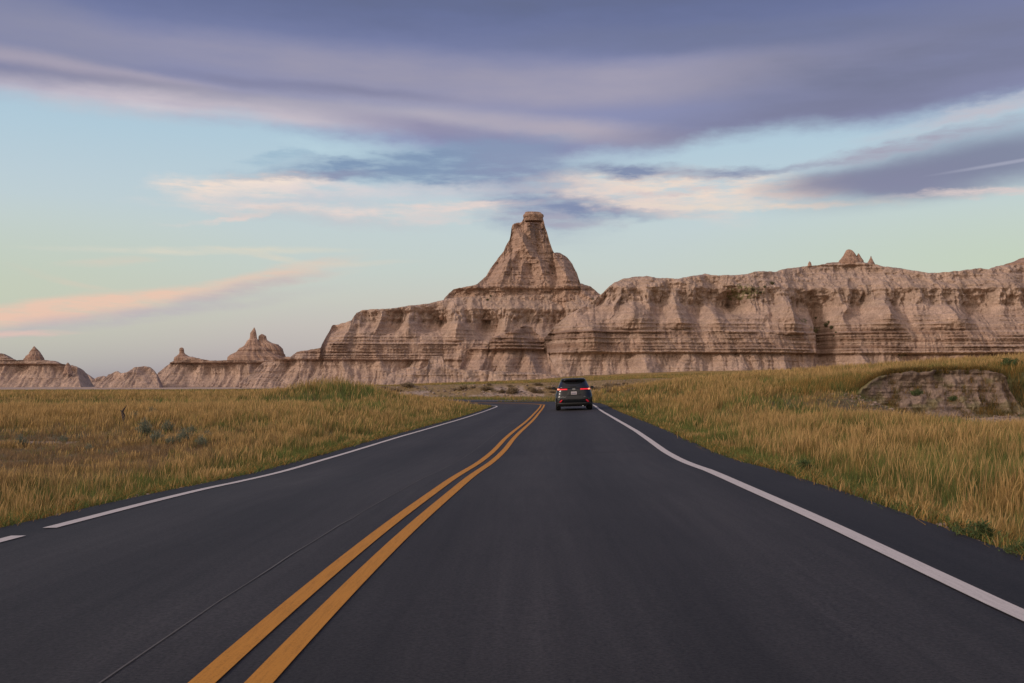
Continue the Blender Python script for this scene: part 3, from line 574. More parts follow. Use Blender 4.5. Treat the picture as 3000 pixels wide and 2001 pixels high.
solids('pinnacle', 'pointed tooth beside the broad one on the mesa', [
    col_([(743,2513.5,2516.5),(748,2511,2519),(756,2507,2523),(764,2502,2529),(776,2500,2532)], 372, 77, ratio=.8, nth=80, dz=.2, flute=.4)], (.97, .9, .87))
solids('pinnacle', 'thin spike of rock at the right of the mesa teeth', [
    col_([(750,2551,2552.3),(756,2549,2554),(764,2545,2558),(772,2540,2562),(785,2538,2564)], 372, 79, ratio=.8, nth=60, dz=.2, flute=.3)], (.97, .9, .87))
solids('pinnacle', 'tiny bump of rock on the left part of the mesa top', [
    col_([(766,2371,2373),(770,2368,2376),(780,2366,2378)], 370, 83, ratio=.8, nth=50, dz=.15, flute=.3)], (.97, .9, .87))
solids('pinnacle', 'rounded rise of rock at the right end of the mesa top', [
    col_([(752,3010,3050),(758,2985,3080),(768,2962,3110),(774,2945,3150),(790,2940,3160)], 395, 87, ratio=.5, nth=120, dz=.25, flute=.5)], (.97, .9, .87))
# smaller forms in front
facade('foothill', 'pyramid shaped layered outlier in front of the massif', 288, [(1310,1130),(1340,1090),(1352,1050),(1361,1026),(1375,1016),(1429,1008),(1434,992),(1470,978),(1502,970),(1523,958),(1536,949),(1542,946),(1557,948),(1566,962),(1572,972),(1596,984),(1603,1010),(1607,1030),(1623,1068),(1632,1087),(1646,1104),(1675,1130)], -4, 91, res=.2, gul=.75, back=12,
       tint=(.93, .90, .88), sa=1.6, spurs=[(1480,-2,12,5,2.2,0),(1400,-2,11,4,2,1),(1560,-2,11,4,2,-1)])
facade('foothill', 'low eroded shelf of rock at the foot of the massif', 278, [(1090,1135),(1113,1127),(1136,1096),(1165,1083),(1200,1074),(1225,1085),(1250,1073),(1256,1043),(1294,1043),(1299,1068),(1336,1082),(1400,1084),(1500,1092),(1560,1090),(1640,1102),(1700,1125)], -4, 95, res=.22, gul=.5, back=10)

# ------------------------------------------------------------------ eroded dirt bank on the right
def dirt_bank():
    Dm = 33.0; sil = [(2470,1172),(2500,1140),(2540,1112),(2600,1092),(2700,1086),(2800,1085),(2870,1083),(2915,1090),(2926,1104),(2934,1130),(2950,1165),(2975,1210),(2996,1236)]
    P = np.array([((px-1500)*(Dm+.9)/FPX, CH+(YH-py)*(Dm+.9)/FPX) for px, py in sil]); X = np.arange(P[0, 0], P[-1, 0], .03); Tz = np.interp(X, P[:, 0], P[:, 1])+.10*fbm(X/.5, 0, 3, 4)
    zb = -.7; t = np.linspace(0, 1, 90)[:, None]; Z = zb+(Tz-zb)*t; XX = np.broadcast_to(X, Z.shape); hh = Tz-Z
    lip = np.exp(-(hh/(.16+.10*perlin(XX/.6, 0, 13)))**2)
    Y = Dm+(Z-.2)*.50*(Z > .2)+(Z-.2)*1.7*(Z <= .2)-.20*lip*sst(0, .3, Tz-.4)+.36*np.abs(perlin(XX/.8, Z/2, 5))+.12*np.abs(perlin(XX/.25, Z/.8, 25))+.20*fbm(XX/.6, Z/.45, 6, 5)+.35*fbm(XX/2.5, Z/2, 16, 2)+.07*perlin(Z/.07, XX/3, 8)+.9*sst(16.4, 17.4, XX)*sst(-.2, .8, Z)
    C = np.ones(Z.shape+(3,))*np.array([.26, .19, .148])*(1+.4*fbm(XX/.5, Z/.15, 9, 3))[..., None]
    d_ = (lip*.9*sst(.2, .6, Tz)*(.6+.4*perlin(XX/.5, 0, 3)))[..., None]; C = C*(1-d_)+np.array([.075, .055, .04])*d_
    vv = (sst(-.1, .3, fbm(XX/.7, Z/.5, 12, 3)-.25+.5*sst(1.0, .0, Z)+.5*sst(12.5, 11, XX)))[..., None]*.8; C = C*(1-vv)+np.array([.20, .17, .09])*vv
    rows = [np.stack([XX, Y, Z], -1)]; cr = [C]; Yc = Y[-1]
    for o_, dz_ in ((.1, 0), (.4, -.02), (1.2, -.15), (2.5, -.6), (3.2, -1.6)):
        rows.append(np.stack([X, Yc+o_, np.maximum(Tz+dz_, zb)], -1)[None]); cr.append((C[-1]*0+OLIVE)[None])
    V = np.concatenate(rows); CC = np.concatenate(cr)
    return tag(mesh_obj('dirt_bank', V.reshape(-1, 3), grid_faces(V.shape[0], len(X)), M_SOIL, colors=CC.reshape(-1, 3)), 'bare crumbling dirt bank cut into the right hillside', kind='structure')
dirt_bank()
# loose stones on the bank and along the far cut
def stones():
    r = np.random.RandomState(5); Vs, Fs, Cs = [], [], []; off = 0
    bm = bmesh.new(); bmesh.ops.create_icosphere(bm, subdivisions=1, radius=1); bv = np.array([v.co[:] for v in bm.verts]); bf = np.array([[v.index for v in f_.verts] for f_ in bm.faces]); bm.free()
    for i in range(5500):
        if i >= 1500:
            k_ = r.randint(at_y(3), len(dd)); sd = r.choice([-1, 1]); la = (HWR if sd > 0 else HWL)+r.randn()*.10+.03; x = CX[k_]+sd*NRM[k_, 0]*la; y = CY[k_]+r.uniform(-.25, .25); s = r.uniform(.008, .026)
        elif i < 700: x, y, s = r.uniform(10.5, 17), r.uniform(28.5, 32.9), r.uniform(.015, .06)
        else: x, y, s = r.uniform(-22, 12), r.uniform(98, 106), r.uniform(.03, .16)
        z = float(gz(np.array([x]), np.array([y]))[0])+(.02 if i >= 1500 else 0)
        v = bv*(1+.25*r.randn(*bv.shape))*np.array([1.3, 1, .6])*s; a = r.uniform(0, 6.28); c_, s_ = math.cos(a), math.sin(a)
        v = np.stack([v[:, 0]*c_-v[:, 1]*s_, v[:, 0]*s_+v[:, 1]*c_, v[:, 2]], 1)+[x, y, z+s*.2]
        Vs.append(v); Fs.append(bf+off); off += len(v); Cs.append(np.ones((len(v), 3))*PALE*r.uniform(.45, .85))
    tag(mesh_obj('stones', np.concatenate(Vs), np.concatenate(Fs), M_SOIL, smooth=False, colors=np.concatenate(Cs)), 'loose pale stones scattered on bare soil', 'stones', kind='stuff')
stones()

# ------------------------------------------------------------------ grass
m, n, l, b = mat_new('grass_blade'); n.remove(b); at = n.new('ShaderNodeVertexColor'); at.layer_name = 'col'
df = n.new('ShaderNodeBsdfDiffuse'); tl = n.new('ShaderNodeBsdfTranslucent'); l.new(at.outputs[0], df.inputs[0]); l.new(at.outputs[0], tl.inputs[0])
mx = n.new('ShaderNodeMixShader'); mx.inputs[0].default_value = .35; l.new(df.outputs[0], mx.inputs[1]); l.new(tl.outputs[0], mx.inputs[2]); l.new(mx.outputs[0], n['Material Output'].inputs[0])
M_GRASS = m
def blades(X, Y, Z, H, Wd, cb_, ct, r, lean=.35, seg=2, head=None):
    """curved tapering blades; cb_/ct = base and tip colours"""
    n_ = len(X); a = r.uniform(0, 2*np.pi, n_); ld = r.uniform(0, 2*np.pi, n_); lm = np.abs(r.randn(n_))*lean*H+.07*H
    lx, ly = np.cos(ld)*lm+.05*H, np.sin(ld)*lm
    wx, wy = np.cos(a)*Wd/2, np.sin(a)*Wd/2*.6
    pts, cols = [], []
    for k_ in range(seg):
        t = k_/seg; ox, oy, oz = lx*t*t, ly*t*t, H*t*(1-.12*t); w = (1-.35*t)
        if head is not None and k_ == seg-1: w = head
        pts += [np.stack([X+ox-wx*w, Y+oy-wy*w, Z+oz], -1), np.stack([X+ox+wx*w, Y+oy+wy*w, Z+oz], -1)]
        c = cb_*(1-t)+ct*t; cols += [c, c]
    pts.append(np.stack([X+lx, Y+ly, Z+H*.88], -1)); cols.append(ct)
    P = np.stack(pts, 1); C = np.stack(cols, 1); nv = P.shape[1]; o = (np.arange(n_)*nv)[:, None]
    F = []
    for k_ in range(seg-1): F += [o+np.array([[2*k_, 2*k_+1, 2*k_+3]]), o+np.array([[2*k_, 2*k_+3, 2*k_+2]])]
    F.append(o+np.array([[nv-3, nv-2, nv-1]]))
    return P.reshape(-1, 3), np.concatenate(F), C.reshape(-1, 3)
def grass():
    r = np.random.RandomState(11); VV, FF, CC = [], [], []; off = 0
    # (y0, y1, tufts, blades per tuft, height, blade width, tuft radius)
    bands = [(-3, 5.5, 4500, 16, .36, .0060, .10), (5.5, 14, 13500, 26, .36, .0050, .09), (14, 26, 23000, 18, .38, .0075, .13), (26, 45, 22000, 13, .40, .012, .18), (45, 80, 20000, 10, .42, .020, .28), (80, 125, 16000, 8, .40, .034, .42), (125, 230, 9000, 6, .42, .08, .8)]
    for (y0, y1, nt_, nb, h_, w_, tr_) in bands:
        Y = y0+(y1-y0)*r.uniform(0, 1, nt_)**.85; X = r.uniform(-1, 1, nt_)*(np.maximum(Y, 0)*.60+1.5+4.5*(Y < 26)+3*(Y < 5.5))
        z, s, e, _ = gz(X, Y, True); g, br, ba = zones(X, Y, s, e)
        road_side = e > .04+.10*np.abs(r.randn(nt_))
        keep = road_side & (r.uniform(0, 1, nt_) > ba*.93) & (r.uniform(0, 1, nt_) > br*.35)
        inb = (X > 11.4) & (X < 17.0) & (Y > 32.2) & (Y < 34.0); keep &= ~inb
        X, Y, z, s, e, g, br = [q[keep] for q in (X, Y, z, s, e, g, br)]; m_ = len(X)
        hs = h_*(.45+.55*sst(.1, 1.6, e))*(1+.35*fbm(X/3, Y/3, 33, 2)+.45*fbm(X/.8, Y/.8, 35, 2))*(1-.55*np.clip(br*1.2, 0, 1))*(1-.3*sst(80, 100, Y))*(1-.6*(s > 0)*ell(X, Y, 13.2, 27, 4.2, 6.5))
        hs = hs*(1+1.1*ell(X, Y, -11.2, 62, 2.8, 7))
        isg = r.uniform(0, 1, m_) < g; isb = (~isg) & (r.uniform(0, 1, m_) < br)
        var = (1+.22*r.randn(m_)+.45*fbm(X/1.3, Y/2, 37, 3))[:, None].clip(.45, 1.7)
        tip = np.where(isg[:, None], GREEN*1.15+r.uniform(0, .09, (m_, 1))*np.array([1, .8, .1]), np.where(isb[:, None], BROWN*1.1, GOLD+(GOLD2-GOLD)*r.uniform(0, 1, (m_, 1))))*var
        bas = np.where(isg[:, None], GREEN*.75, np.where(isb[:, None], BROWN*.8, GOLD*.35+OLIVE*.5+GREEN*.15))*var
        rep = lambda q: np.repeat(q, nb, axis=0)
        k_ = m_*nb; jr = tr_*np.sqrt(r.uniform(0, 1, k_)); ja = r.uniform(0, 6.283, k_)
        bx, by = rep(X)+jr*np.cos(ja), rep(Y)+jr*np.sin(ja); bh = rep(hs)*(.40+.75*r.uniform(0, 1, k_)**1.3); bw = w_*(.6+.8*r.uniform(0, 1, k_))
        tcol = rep(tip)*(1+.15*r.randn(k_))[:, None].clip(.6, 1.5)
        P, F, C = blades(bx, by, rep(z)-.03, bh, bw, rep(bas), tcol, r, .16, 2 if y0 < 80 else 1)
        VV.append(P); FF.append(F+off); CC.append(C); off += len(P)
        if y0 < 60:      # seed heads
            sel = np.flatnonzero(~isg & ~isb & (r.uniform(0, 1, m_) < .75)); sel = np.repeat(sel, 6 if y0 < 26 else 3); q = len(sel)
            hx, hy = X[sel]+tr_*.8*r.randn(q), Y[sel]+tr_*.8*r.randn(q); hh_ = hs[sel]*(1.0+.35*r.uniform(0, 1, q))
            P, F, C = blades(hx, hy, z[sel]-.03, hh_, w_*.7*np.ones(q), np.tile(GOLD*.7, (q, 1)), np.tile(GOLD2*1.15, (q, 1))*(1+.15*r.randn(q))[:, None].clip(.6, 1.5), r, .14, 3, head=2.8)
            VV.append(P); FF.append(F+off); CC.append(C); off += len(P)
    # low ragged verge plants hugging the asphalt edge
    q = 14000; ii = r.randint(at_y(3), len(dd)+30, q); sg = np.where(r.uniform(0, 1, q) < .5, -1, 1); lat = np.where(sg < 0, -HWL-.02-np.abs(r.randn(q))*.22, HWR+.02+np.abs(r.randn(q))*.22)
    X = CX[ii]+NRM[ii, 0]*lat+r.randn(q)*.1*0; Y = CY[ii]+r.uniform(-.3, .3, q); z = gz(X, Y); gq = (r.uniform(0, 1, q) < .55)[:, None]
    nb = 5; rep = lambda a_: np.repeat(a_, nb, axis=0); k_ = q*nb
    tip = np.where(gq, GREEN*1.2, GOLD*.9)*(1+.2*r.randn(q))[:, None].clip(.5, 1.5)
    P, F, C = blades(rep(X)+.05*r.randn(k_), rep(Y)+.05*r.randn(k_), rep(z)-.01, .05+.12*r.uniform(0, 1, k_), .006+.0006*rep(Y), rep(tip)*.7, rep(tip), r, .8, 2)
    VV.append(P); FF.append(F+off); CC.append(C); off += len(P)
    # thicker growth round and over the top of the dirt bank
    q = 2600; X = r.uniform(9.6, 19, q); Y = r.uniform(33.2, 37.5, q); k_ = ((X < 11.6) | (X > 17.2) | (Y > 34.3)); X, Y = X[k_], Y[k_]; q = len(X); z = gz(X, Y)
    nb = 12; k_ = q*nb; cc_ = np.where(r.uniform(0, 1, (q, 1)) < .35, GREEN*1.1, GOLD)*(1+.2*r.randn(q))[:, None].clip(.6, 1.5)
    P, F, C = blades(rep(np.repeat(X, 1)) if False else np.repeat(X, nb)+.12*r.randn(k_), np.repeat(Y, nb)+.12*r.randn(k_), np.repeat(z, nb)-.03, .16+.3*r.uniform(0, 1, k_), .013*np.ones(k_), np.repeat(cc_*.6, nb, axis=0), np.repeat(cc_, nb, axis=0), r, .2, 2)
    VV.append(P); FF.append(F+off); CC.append(C); off += len(P)
    # sod hanging on the lip and tufts on the face of the dirt bank
    nb = 7; q = 2800; X = 11.2+5.5*r.uniform(0, 1, q)**1.25; px = X*FPX/33.9+1500
    topz = CH+(YH-np.interp(px, [2470,2500,2540,2600,2700,2800,2870,2915,2926], [1172,1140,1112,1092,1086,1085,1083,1090,1104]))*33.9/FPX
    dwn = np.where(r.uniform(0, 1, q) < .35, np.abs(r.randn(q))*.06, 1.9-1.7*np.abs(r.randn(q))*.35); dwn = np.clip(dwn, 0, 2.0); zt = topz-dwn; Y = 33+np.where(zt > .2, (zt-.2)*.50, (zt-.2)*1.7)+.10
    nb = 7; k_ = q*nb; cc_ = np.where(r.uniform(0, 1, (q, 1)) < .5, OLIVE*.8, GOLD*.8)
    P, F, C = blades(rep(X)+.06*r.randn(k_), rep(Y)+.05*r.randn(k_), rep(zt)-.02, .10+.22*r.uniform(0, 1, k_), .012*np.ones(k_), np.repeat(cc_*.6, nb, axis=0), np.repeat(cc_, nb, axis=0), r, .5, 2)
    VV.append(P); FF.append(F+off); CC.append(C); off += len(P)
    o = mesh_obj('grass', np.concatenate(VV), np.concatenate(FF).astype(np.int32), M_GRASS, smooth=False, colors=np.concatenate(CC))
    tag(o, 'tall golden and green prairie grass on both sides of the road', 'grass', kind='stuff')
grass()

# ------------------------------------------------------------------ bushes
M_STEM = simple('stem', (.12, .09, .06), .9)
def bush_mesh(seed, h, w, col_, ns=26, leaf=.03, nl=26, up=.8):
    r = np.random.RandomState(seed); V, F, C, off = [], [], [], 0; SV, SF = [], []
    for i in range(ns):
        a = r.uniform(0, 6.283); sp = r.uniform(0, 1)**.6*w/2; hh = h*(1-.45*(sp/(w/2))**2)*r.uniform(.75, 1.05); tx, ty = sp*math.cos(a), sp*math.sin(a)
        b0 = np.array([tx*.25, ty*.25, 0]); b1 = np.array([tx*.7, ty*.7, hh*.55]); b2 = np.array([tx, ty, hh])
        for (p, q_, ra, rb) in ((b0, b1, .010, .006), (b1, b2, .006, .002)):
            base_ = len(SV)
            for (pt, rr_) in ((p, ra*h*1.6), (q_, rb*h*1.6)):
                for k_ in range(4): SV.append(pt+rr_*np.array([math.cos(k_*1.57), math.sin(k_*1.57), 0]))
            for k_ in range(4): SF.append([base_+k_, base_+(k_+1) % 4, base_+4+(k_+1) % 4, base_+4+k_])
        t = r.uniform(.25, 1.02, nl)[:, None]; pos = (1-t)**2*b0+2*t*(1-t)*b1+t*t*b2+r.randn(nl, 3)*.05*w
        for p in pos:
            d = r.randn(3); d[2] = abs(d[2])+up; d /= np.linalg.norm(d); s_ = np.cross(d, r.randn(3)); s_ /= np.linalg.norm(s_)+1e-6; L_ = leaf*r.uniform(.7, 1.5)
            V += [p-s_*L_*.25, p+s_*L_*.25, p+d*L_*1.6+s_*L_*.1, p+d*L_*1.6-s_*L_*.1]; F.append([off, off+1, off+2, off+3]); off += 4
            c_ = np.array(col_)*r.uniform(.65, 1.35); C += [c_]*4
    return np.array(V), F, np.array(C), np.array(SV), SF
def make_bush(name, seed, h, w, col_, **k):
    V, F, C, SV, SF = bush_mesh(seed, h, w, col_, **k); root = empty(name, (0, 0, 0))
    mesh_obj('foliage', V, F, M_GRASS, root, False, C); mesh_obj('stem', SV, SF, M_STEM, root, False); return root
def copy_thing(root):
    c = root.copy(); COL.objects.link(c)
    for ch in root.children:
        d = ch.copy(); COL.objects.link(d); d.parent = c
    return c
def at(px, py, z=None, iters=14):
    """ground point seen at a photo pixel"""
    t = (px-1500)/FPX; v = (YH-py)/FPX; ys_ = np.arange(6, 240, .15); zs_ = gz(t*ys_, ys_); ray = CH+v*ys_; hit = np.flatnonzero(ray <= zs_)
    yv = ys_[hit[0]] if len(hit) else 200.0; return t*yv, yv, float(gz(np.array([t*yv]), np.array([yv]))[0])
SAGE = (.215, .235, .165); rb = random.Random(3)
protos = [make_bush('sagebrush', 100+i, .62, .75, SAGE, ns=34, leaf=.035, nl=30) for i in range(3)]
# px centre, py foot, px width
sage = [(62,1312,38),(185,1298,24),(262,1322,22),(395,1236,34),(445,1222,30),(490,1270,32),(425,1278,44),(460,1300,36),(541,1302,44),(590,1310,34),(500,1305,26),(232,1288,16),(560,1272,26),(610,1288,24)]
slab = ['grey green sagebrush standing alone at the far left edge', 'small sagebrush beside the pale soil patch at left', 'sagebrush in the brown swale right of the pale soil patch', 'sagebrush just right of the dead branch', 'second sagebrush right of the dead branch, darker and higher up']
for i, (px, py, pw) in enumerate(sage):
    o = protos[i] if i < 3 else copy_thing(protos[i % 3]); x, y, z = at(px, py); s_ = pw*y/FPX/.75*1.15
    o.location = (x, y, z-.02); o.scale = (s_, s_, s_*rb.uniform(.95, 1.3)); o.rotation_euler = (0, 0, rb.uniform(0, 6.28))
    tag(o, slab[i] if i < 5 else 'pale grey green sagebrush in the cluster right of the dead branch', 'sagebrush', 'sagebrush in the brown swale left of the road')
GR = (.11, .145, .06)
wp = [make_bush('weed_clump', 130+i, .45, .7, GR, ns=30, leaf=.045, nl=24, up=.5) for i in range(2)]
weeds = [(2350,1388,70,'dark green weed clump in the grass by the right shoulder'),(1990,1272,26,'small dark weed clump where the right verge bends'),(2860,1590,110,'large green weed clump at the right verge, nearest the camera'),(2990,1640,90,'green weed at the right border of the picture beside the asphalt'),(2225,1322,40,'bright green weed clump in the middle of the right verge'),(1885,1222,18,'green weed on the right verge nearest the car'),(2962,1182,60,'dark green bush behind the right end of the dirt bank'),(2685,1150,34,'green weed growing on the face of the dirt bank'),(2790,1165,26,'small green weed low on the dirt bank face'),(285,1470,70,'low dark green weed on the left verge beside the asphalt')]
for i, (px, py, pw, lb) in enumerate(weeds):
    o = wp[i] if i < 2 else copy_thing(wp[i % 2])
    if 7 <= i <= 8: y = 32.4; x = (px-1500)*y/FPX; z = CH+(YH-py)*y/FPX-.1
    else: x, y, z = at(px, py)
    if i == 6: x, y = 17.6, 35.0; z = float(gz(np.array([x]), np.array([y]))[0])
    s_ = pw*y/FPX/.7*1.1; o.location = (x, y, z-.02); o.scale = (s_, s_, s_*(.9 if i != 9 else .5)); o.rotation_euler = (0, 0, rb.uniform(0, 6.28)); tag(o, lb, 'weed')
# dark shrubs on the cut slope beyond the bend
ds = [make_bush('shrub', 150+i, 1.0, 1.6, (.30, .23, .145), ns=34, leaf=.10, nl=26, up=.4) for i in range(2)]
shr = [(1502,1155,46)]+[(rb.uniform(1120, 1640), rb.uniform(1128, 1152), rb.uniform(14, 44)) for _ in range(26)]+[(rb.uniform(1740, 1860), rb.uniform(1126, 1150), rb.uniform(14, 36)) for _ in range(26)]+[(1960,1140,22),(1990,1136,18),(2010,1131,14)]
for i, (px, py, pw) in enumerate(shr):
    o = ds[i] if i < 2 else copy_thing(ds[i % 2]); x, y, z = at(px, py); s_ = pw*y/FPX/1.6
    o.location = (x, y, z-.05); o.scale = (s_, s_, s_*(rb.uniform(.35, .6) if i else .75)); o.rotation_euler = (0, 0, rb.uniform(0, 6.28))
    if i == 0: tag(o, 'largest dark green shrub on the pale cut bank beyond the bend', 'shrub')
    elif i >= len(shr)-3: tag(o, 'dark shrub on the golden slope right of the car', 'shrub', 'dark shrubs on the golden slope')
    else: tag(o, 'low dark brush on the cut bank beyond the bend', 'shrub', 'low dark brush on the cut bank')
# bushes on the mesa face
mb = make_bush('shrub', 171, 1.6, 2.2, (.15, .15, .08), ns=24, leaf=.20, nl=20, up=.3)
dgm = bpy.context.evaluated_depsgraph_get()
mesas = [o for o in bpy.data.objects if o.type == 'MESH' and o.name.split('.')[0] in ('mesa', 'massif')]
def hit(px, py):
    d = Vector(((px-1500)/FPX, 1, (YH-py)/FPX)).normalized(); best = None
    for o in mesas:
        ok, loc, nn, idx = o.ray_cast(Vector((0, 0, CH)), d)
        if ok and (best is None or loc.length < best.length): best = loc.copy()
    return best
bpy.context.view_layer.update()
mesa_b = [(2420,955,17),(2436,962,15),(2428,945,10),(2448,975,7),(2390,933,9),(2443,985,6),(2205,850,11),(2240,842,10),(2190,862,8),(2262,832,13),(2228,858,9),(2650,1040,11),(1735,880,12),(1428,880,9),(1437,868,7)]
for i, (px, py, pw) in enumerate(mesa_b):
    p = hit(px, py)
    if p is None: continue
    o = mb if i == 0 else copy_thing(mb); s_ = pw*p.y/FPX/2.2; o.location = (p.x, p.y-.2, p.z-.4*s_); o.scale = (s_, s_, s_); o.rotation_euler = (0, 0, rb.uniform(0, 6.28))
    tag(o, 'green shrub in the gully high on the mesa face' if i < 11 else ('lone green shrub at the foot of the mesa' if i == 11 else 'small dark shrub on the upper slope of the massif'), 'shrub', 'shrubs in the mesa gullies' if i < 11 else ('shrubs on the massif slope' if i > 11 else None))
# dead branch
def dead_branch():
    x, y, z = at(364, 1240); s_ = 48*y/FPX
    P = np.array([[.02, 0, -.08], [.0, 0, .1], [-.06, .02, .45], [-.13, .02, .68], [-.02, .03, .85], [.14, .03, 1.05]])*s_*1.02; R_ = np.array([.10, .09, .085, .07, .045, .012])*s_
    def tube(P, R_, name):
        V = []; k_ = 8
        for i in range(len(P)):
            t = P[min(i+1, len(P)-1)]-P[max(i-1, 0)]; t = t/np.linalg.norm(t); a_ = np.cross(t, [0, 1, .01]); a_ /= np.linalg.norm(a_); b_ = np.cross(t, a_)
            for j in range(k_): V.append(P[i]+R_[i]*(1+.25*math.sin(j*2.3+i))*(math.cos(j*6.283/k_)*a_+math.sin(j*6.283/k_)*b_))
        F = grid_faces(len(P), k_, wrap=True).tolist()+[list(range(len(V)-k_, len(V)))]
        return np.array(V), F
    V, F = tube(P, R_, 'b'); o = mesh_obj('dead_branch', V, F, simple('dead_wood', (.055, .04, .035), .9)); o.location = (x, y, z)
    V, F = tube(np.array([[-.12, 0, .66], [-.2, .0, .74], [-.24, .0, .80]])*s_, np.array([.04, .025, .008])*s_, 't'); mesh_obj('twig', V, F, o.data.materials[0], o)
    tag(o, 'dark crooked dead branch sticking up from the golden grass', 'branch')
dead_branch()

# ------------------------------------------------------------------ the car
def build_car():
    paint = simple('car_paint', (.006, .008, .011), .30, 0, .35, spec=.3); glass = simple('dark_glass', (.012, .013, .016), .08, 0, 0); plastic = simple('black_plastic', (.02, .02, .021), .55); tyre_m = simple('rubber', (.015, .015, .015), .85)
    red = simple('lamp_red', (.5, .01, .015), .25, emit=(1, .02, .04), es=.65); redhot = simple('lamp_bulb', (.8, .2, .1), .3, emit=(1, .25, .12), es=1.6); refl = simple('reflector_glow', (.35, .01, .02), .25, emit=(1, .02, .05), es=.18)  # reflector material glows faintly, its returned light put in as emission
    platem = simple('plate', (.55, .5, .52), .5); inkm = simple('plate_ink', (.10, .10, .18), .6); chrome = simple('chrome', (.7, .72, .74), .2, 1.0); rimm = simple('rim_metal', (.25, .26, .27), .35, .8)
    root = empty('car', (0, 0, 0))
    zs = np.array([.21,.26,.34,.45,.60,.74,.82,.90,.98,1.06,1.11,1.14,1.25,1.36,1.46,1.54,1.59,1.63,1.665,1.685])
    wv = np.array([.80,.88,.935,.955,.965,.965,.955,.935,.915,.895,.875,.86,.805,.755,.71,.68,.66,.635,.585,.50])
    rv = np.array([.20,.10,.05,.015,0,.02,.07,.085,.09,.10,.12,.15,.24,.33,.41,.46,.40,.36,.40,.58])
    fv = np.array([4.55,4.75,4.86,4.90,4.93,4.95,4.94,4.88,4.78,4.50,4.05,3.90,3.60,3.34,3.12,2.95,2.84,2.72,2.5,2.1])
    nth = 72; q = 5.0
    def rear_y(x, z):
        w = np.interp(z, zs, wv); r0 = np.interp(z, zs, rv); f0 = np.interp(z, zs, fv); hc = 1.15; t = np.clip(np.abs(x)/w, 0, .9999)
        return r0+.42*(1-(1-t**3.2)**(1/2.0))
    V = []
    for z_, w, r0, f0 in zip(zs, wv, rv, fv):
        ring = []
        k_ = nth//4
        # rear edge from -w to w, then side, front, side
        for i in range(k_*2):
            ang = math.pi*i/(k_*2-1); xx = -w*math.cos(ang)*.9999; t = abs(xx)/w; ring.append((xx, r0+.42*(1-(1-t**3.2)**.5), z_))
        for i in range(1, k_): ring.append((w, r0+.42+(f0-.7-r0-.42)*i/k_, z_))
        for i in range(k_):
            ang = math.pi*i/(k_-1); xx = w*math.cos(ang)*.9999; t = abs(xx)/w; ring.append((xx, f0-.7*(1-(1-t**2.6)**.5), z_))
        for i in range(1, k_): ring.append((-w, f0-.7+(r0+.42-f0+.7)*i/k_, z_))
        V.append(ring)
    nc = len(V[0]); Va = np.array(V).reshape(-1, 3); F = grid_faces(len(zs), nc, wrap=True).tolist(); F.append(list(range((len(zs)-1)*nc, len(zs)*nc))); F.append(list(range(nc))[::-1])
    body = mesh_obj('body', Va, F, paint, root)
    def patch(name, x0, x1, z0, z1, mat, off=.008, nx=24, nz=8, parent=root, shape=None, thick=.012):
        us = np.linspace(0, 1, nx); vs = np.linspace(0, 1, nz); P = []
        for v_ in vs:
            for u_ in us:
                z_ = z0+(z1-z0)*v_; xa, xb = (x0, x1) if shape is None else shape(v_, x0, x1); x_ = xa+(xb-xa)*u_
                P.append((x_, float(rear_y(x_, z_))-off, z_))
        P = np.array(P); B = P+np.array([0, thick+off, 0]); nv = len(P); Vq = np.concatenate([P, B]); F = grid_faces(nz, nx).tolist(); F += [[a+nv for a in f_[::-1]] for f_ in F]
        bd = [i for i in range(nx)]+[(j+1)*nx-1 for j in range(1, nz)]+[nz*nx-1-i for i in range(1, nx)]+[(nz-1-j)*nx for j in range(1, nz-1)]
        for i in range(len(bd)): a_, b_ = bd[i], bd[(i+1) % len(bd)]; F.append([a_, a_+nv, b_+nv, b_])
        return mesh_obj(name, Vq, F, mat, parent)
    wshape = lambda v_, a_, b_: (a_*(1-.20*v_), b_*(1-.20*v_))
    patch('rear_window', -.74, .74, 1.16, 1.53, glass, .006, shape=wshape)
    sp = patch('spoiler', -.66, .66, 1.545, 1.60, paint, .11, nz=4, thick=.12)
    patch('brake_light', -.17, .17, 1.535, 1.547, simple('dark_red', (.08, .005, .006), .3), .10, nx=8, nz=2)
    def box(name, c, s_, mat, parent=root, bev=.01, rot=None):
        bm = bmesh.new(); bmesh.ops.create_cube(bm, size=1); bmesh.ops.scale(bm, vec=s_, verts=bm.verts)
        if bev: bmesh.ops.bevel(bm, geom=bm.edges[:], offset=bev, segments=2, affect='EDGES')
        if rot: bmesh.ops.rotate(bm, matrix=Matrix.Rotation(rot[0], 3, rot[1]), verts=bm.verts)
        bmesh.ops.translate(bm, vec=c, verts=bm.verts); me = bpy.data.meshes.new(name); bm.to_mesh(me); bm.free(); me.materials.append(mat)
        o = bpy.data.objects.new(name, me); COL.objects.link(o); o.parent = parent; return o
    wp_ = box('wiper', (-.03, float(rear_y(0, 1.24))-.03, 1.24), (.34, .02, .022), plastic, bev=.004, rot=None)
    for sg in (-1, 1):
        a_, b_ = (.34, .86) if sg > 0 else (-.86, -.34)
        tlm = patch('taillight', a_, b_, 1.075, 1.135, red, .018)
        a2, b2 = (.75, .855) if sg > 0 else (-.855, -.75)
        patch('bulb', a2, b2, 1.078, 1.142, redhot, .026, nx=6, nz=4, parent=tlm)
        patch('reflector', sg*.70-.05*sg-.02, sg*.70+.05, .43, .56, refl, .03, nx=6, nz=6, shape=(lambda v_, a_, b_, sg=sg: (sg*(.74-.10*v_)-.045, sg*(.74-.10*v_)+.045)))
        patch('bumper_corner', sg*.80-.07, sg*.80+.07, .34, .62, plastic, .012, nx=8, nz=6)
        # side glass
        ys_ = np.linspace(.75, 3.1, 16); zz_ = np.linspace(1.15, 1.5, 6); P = []
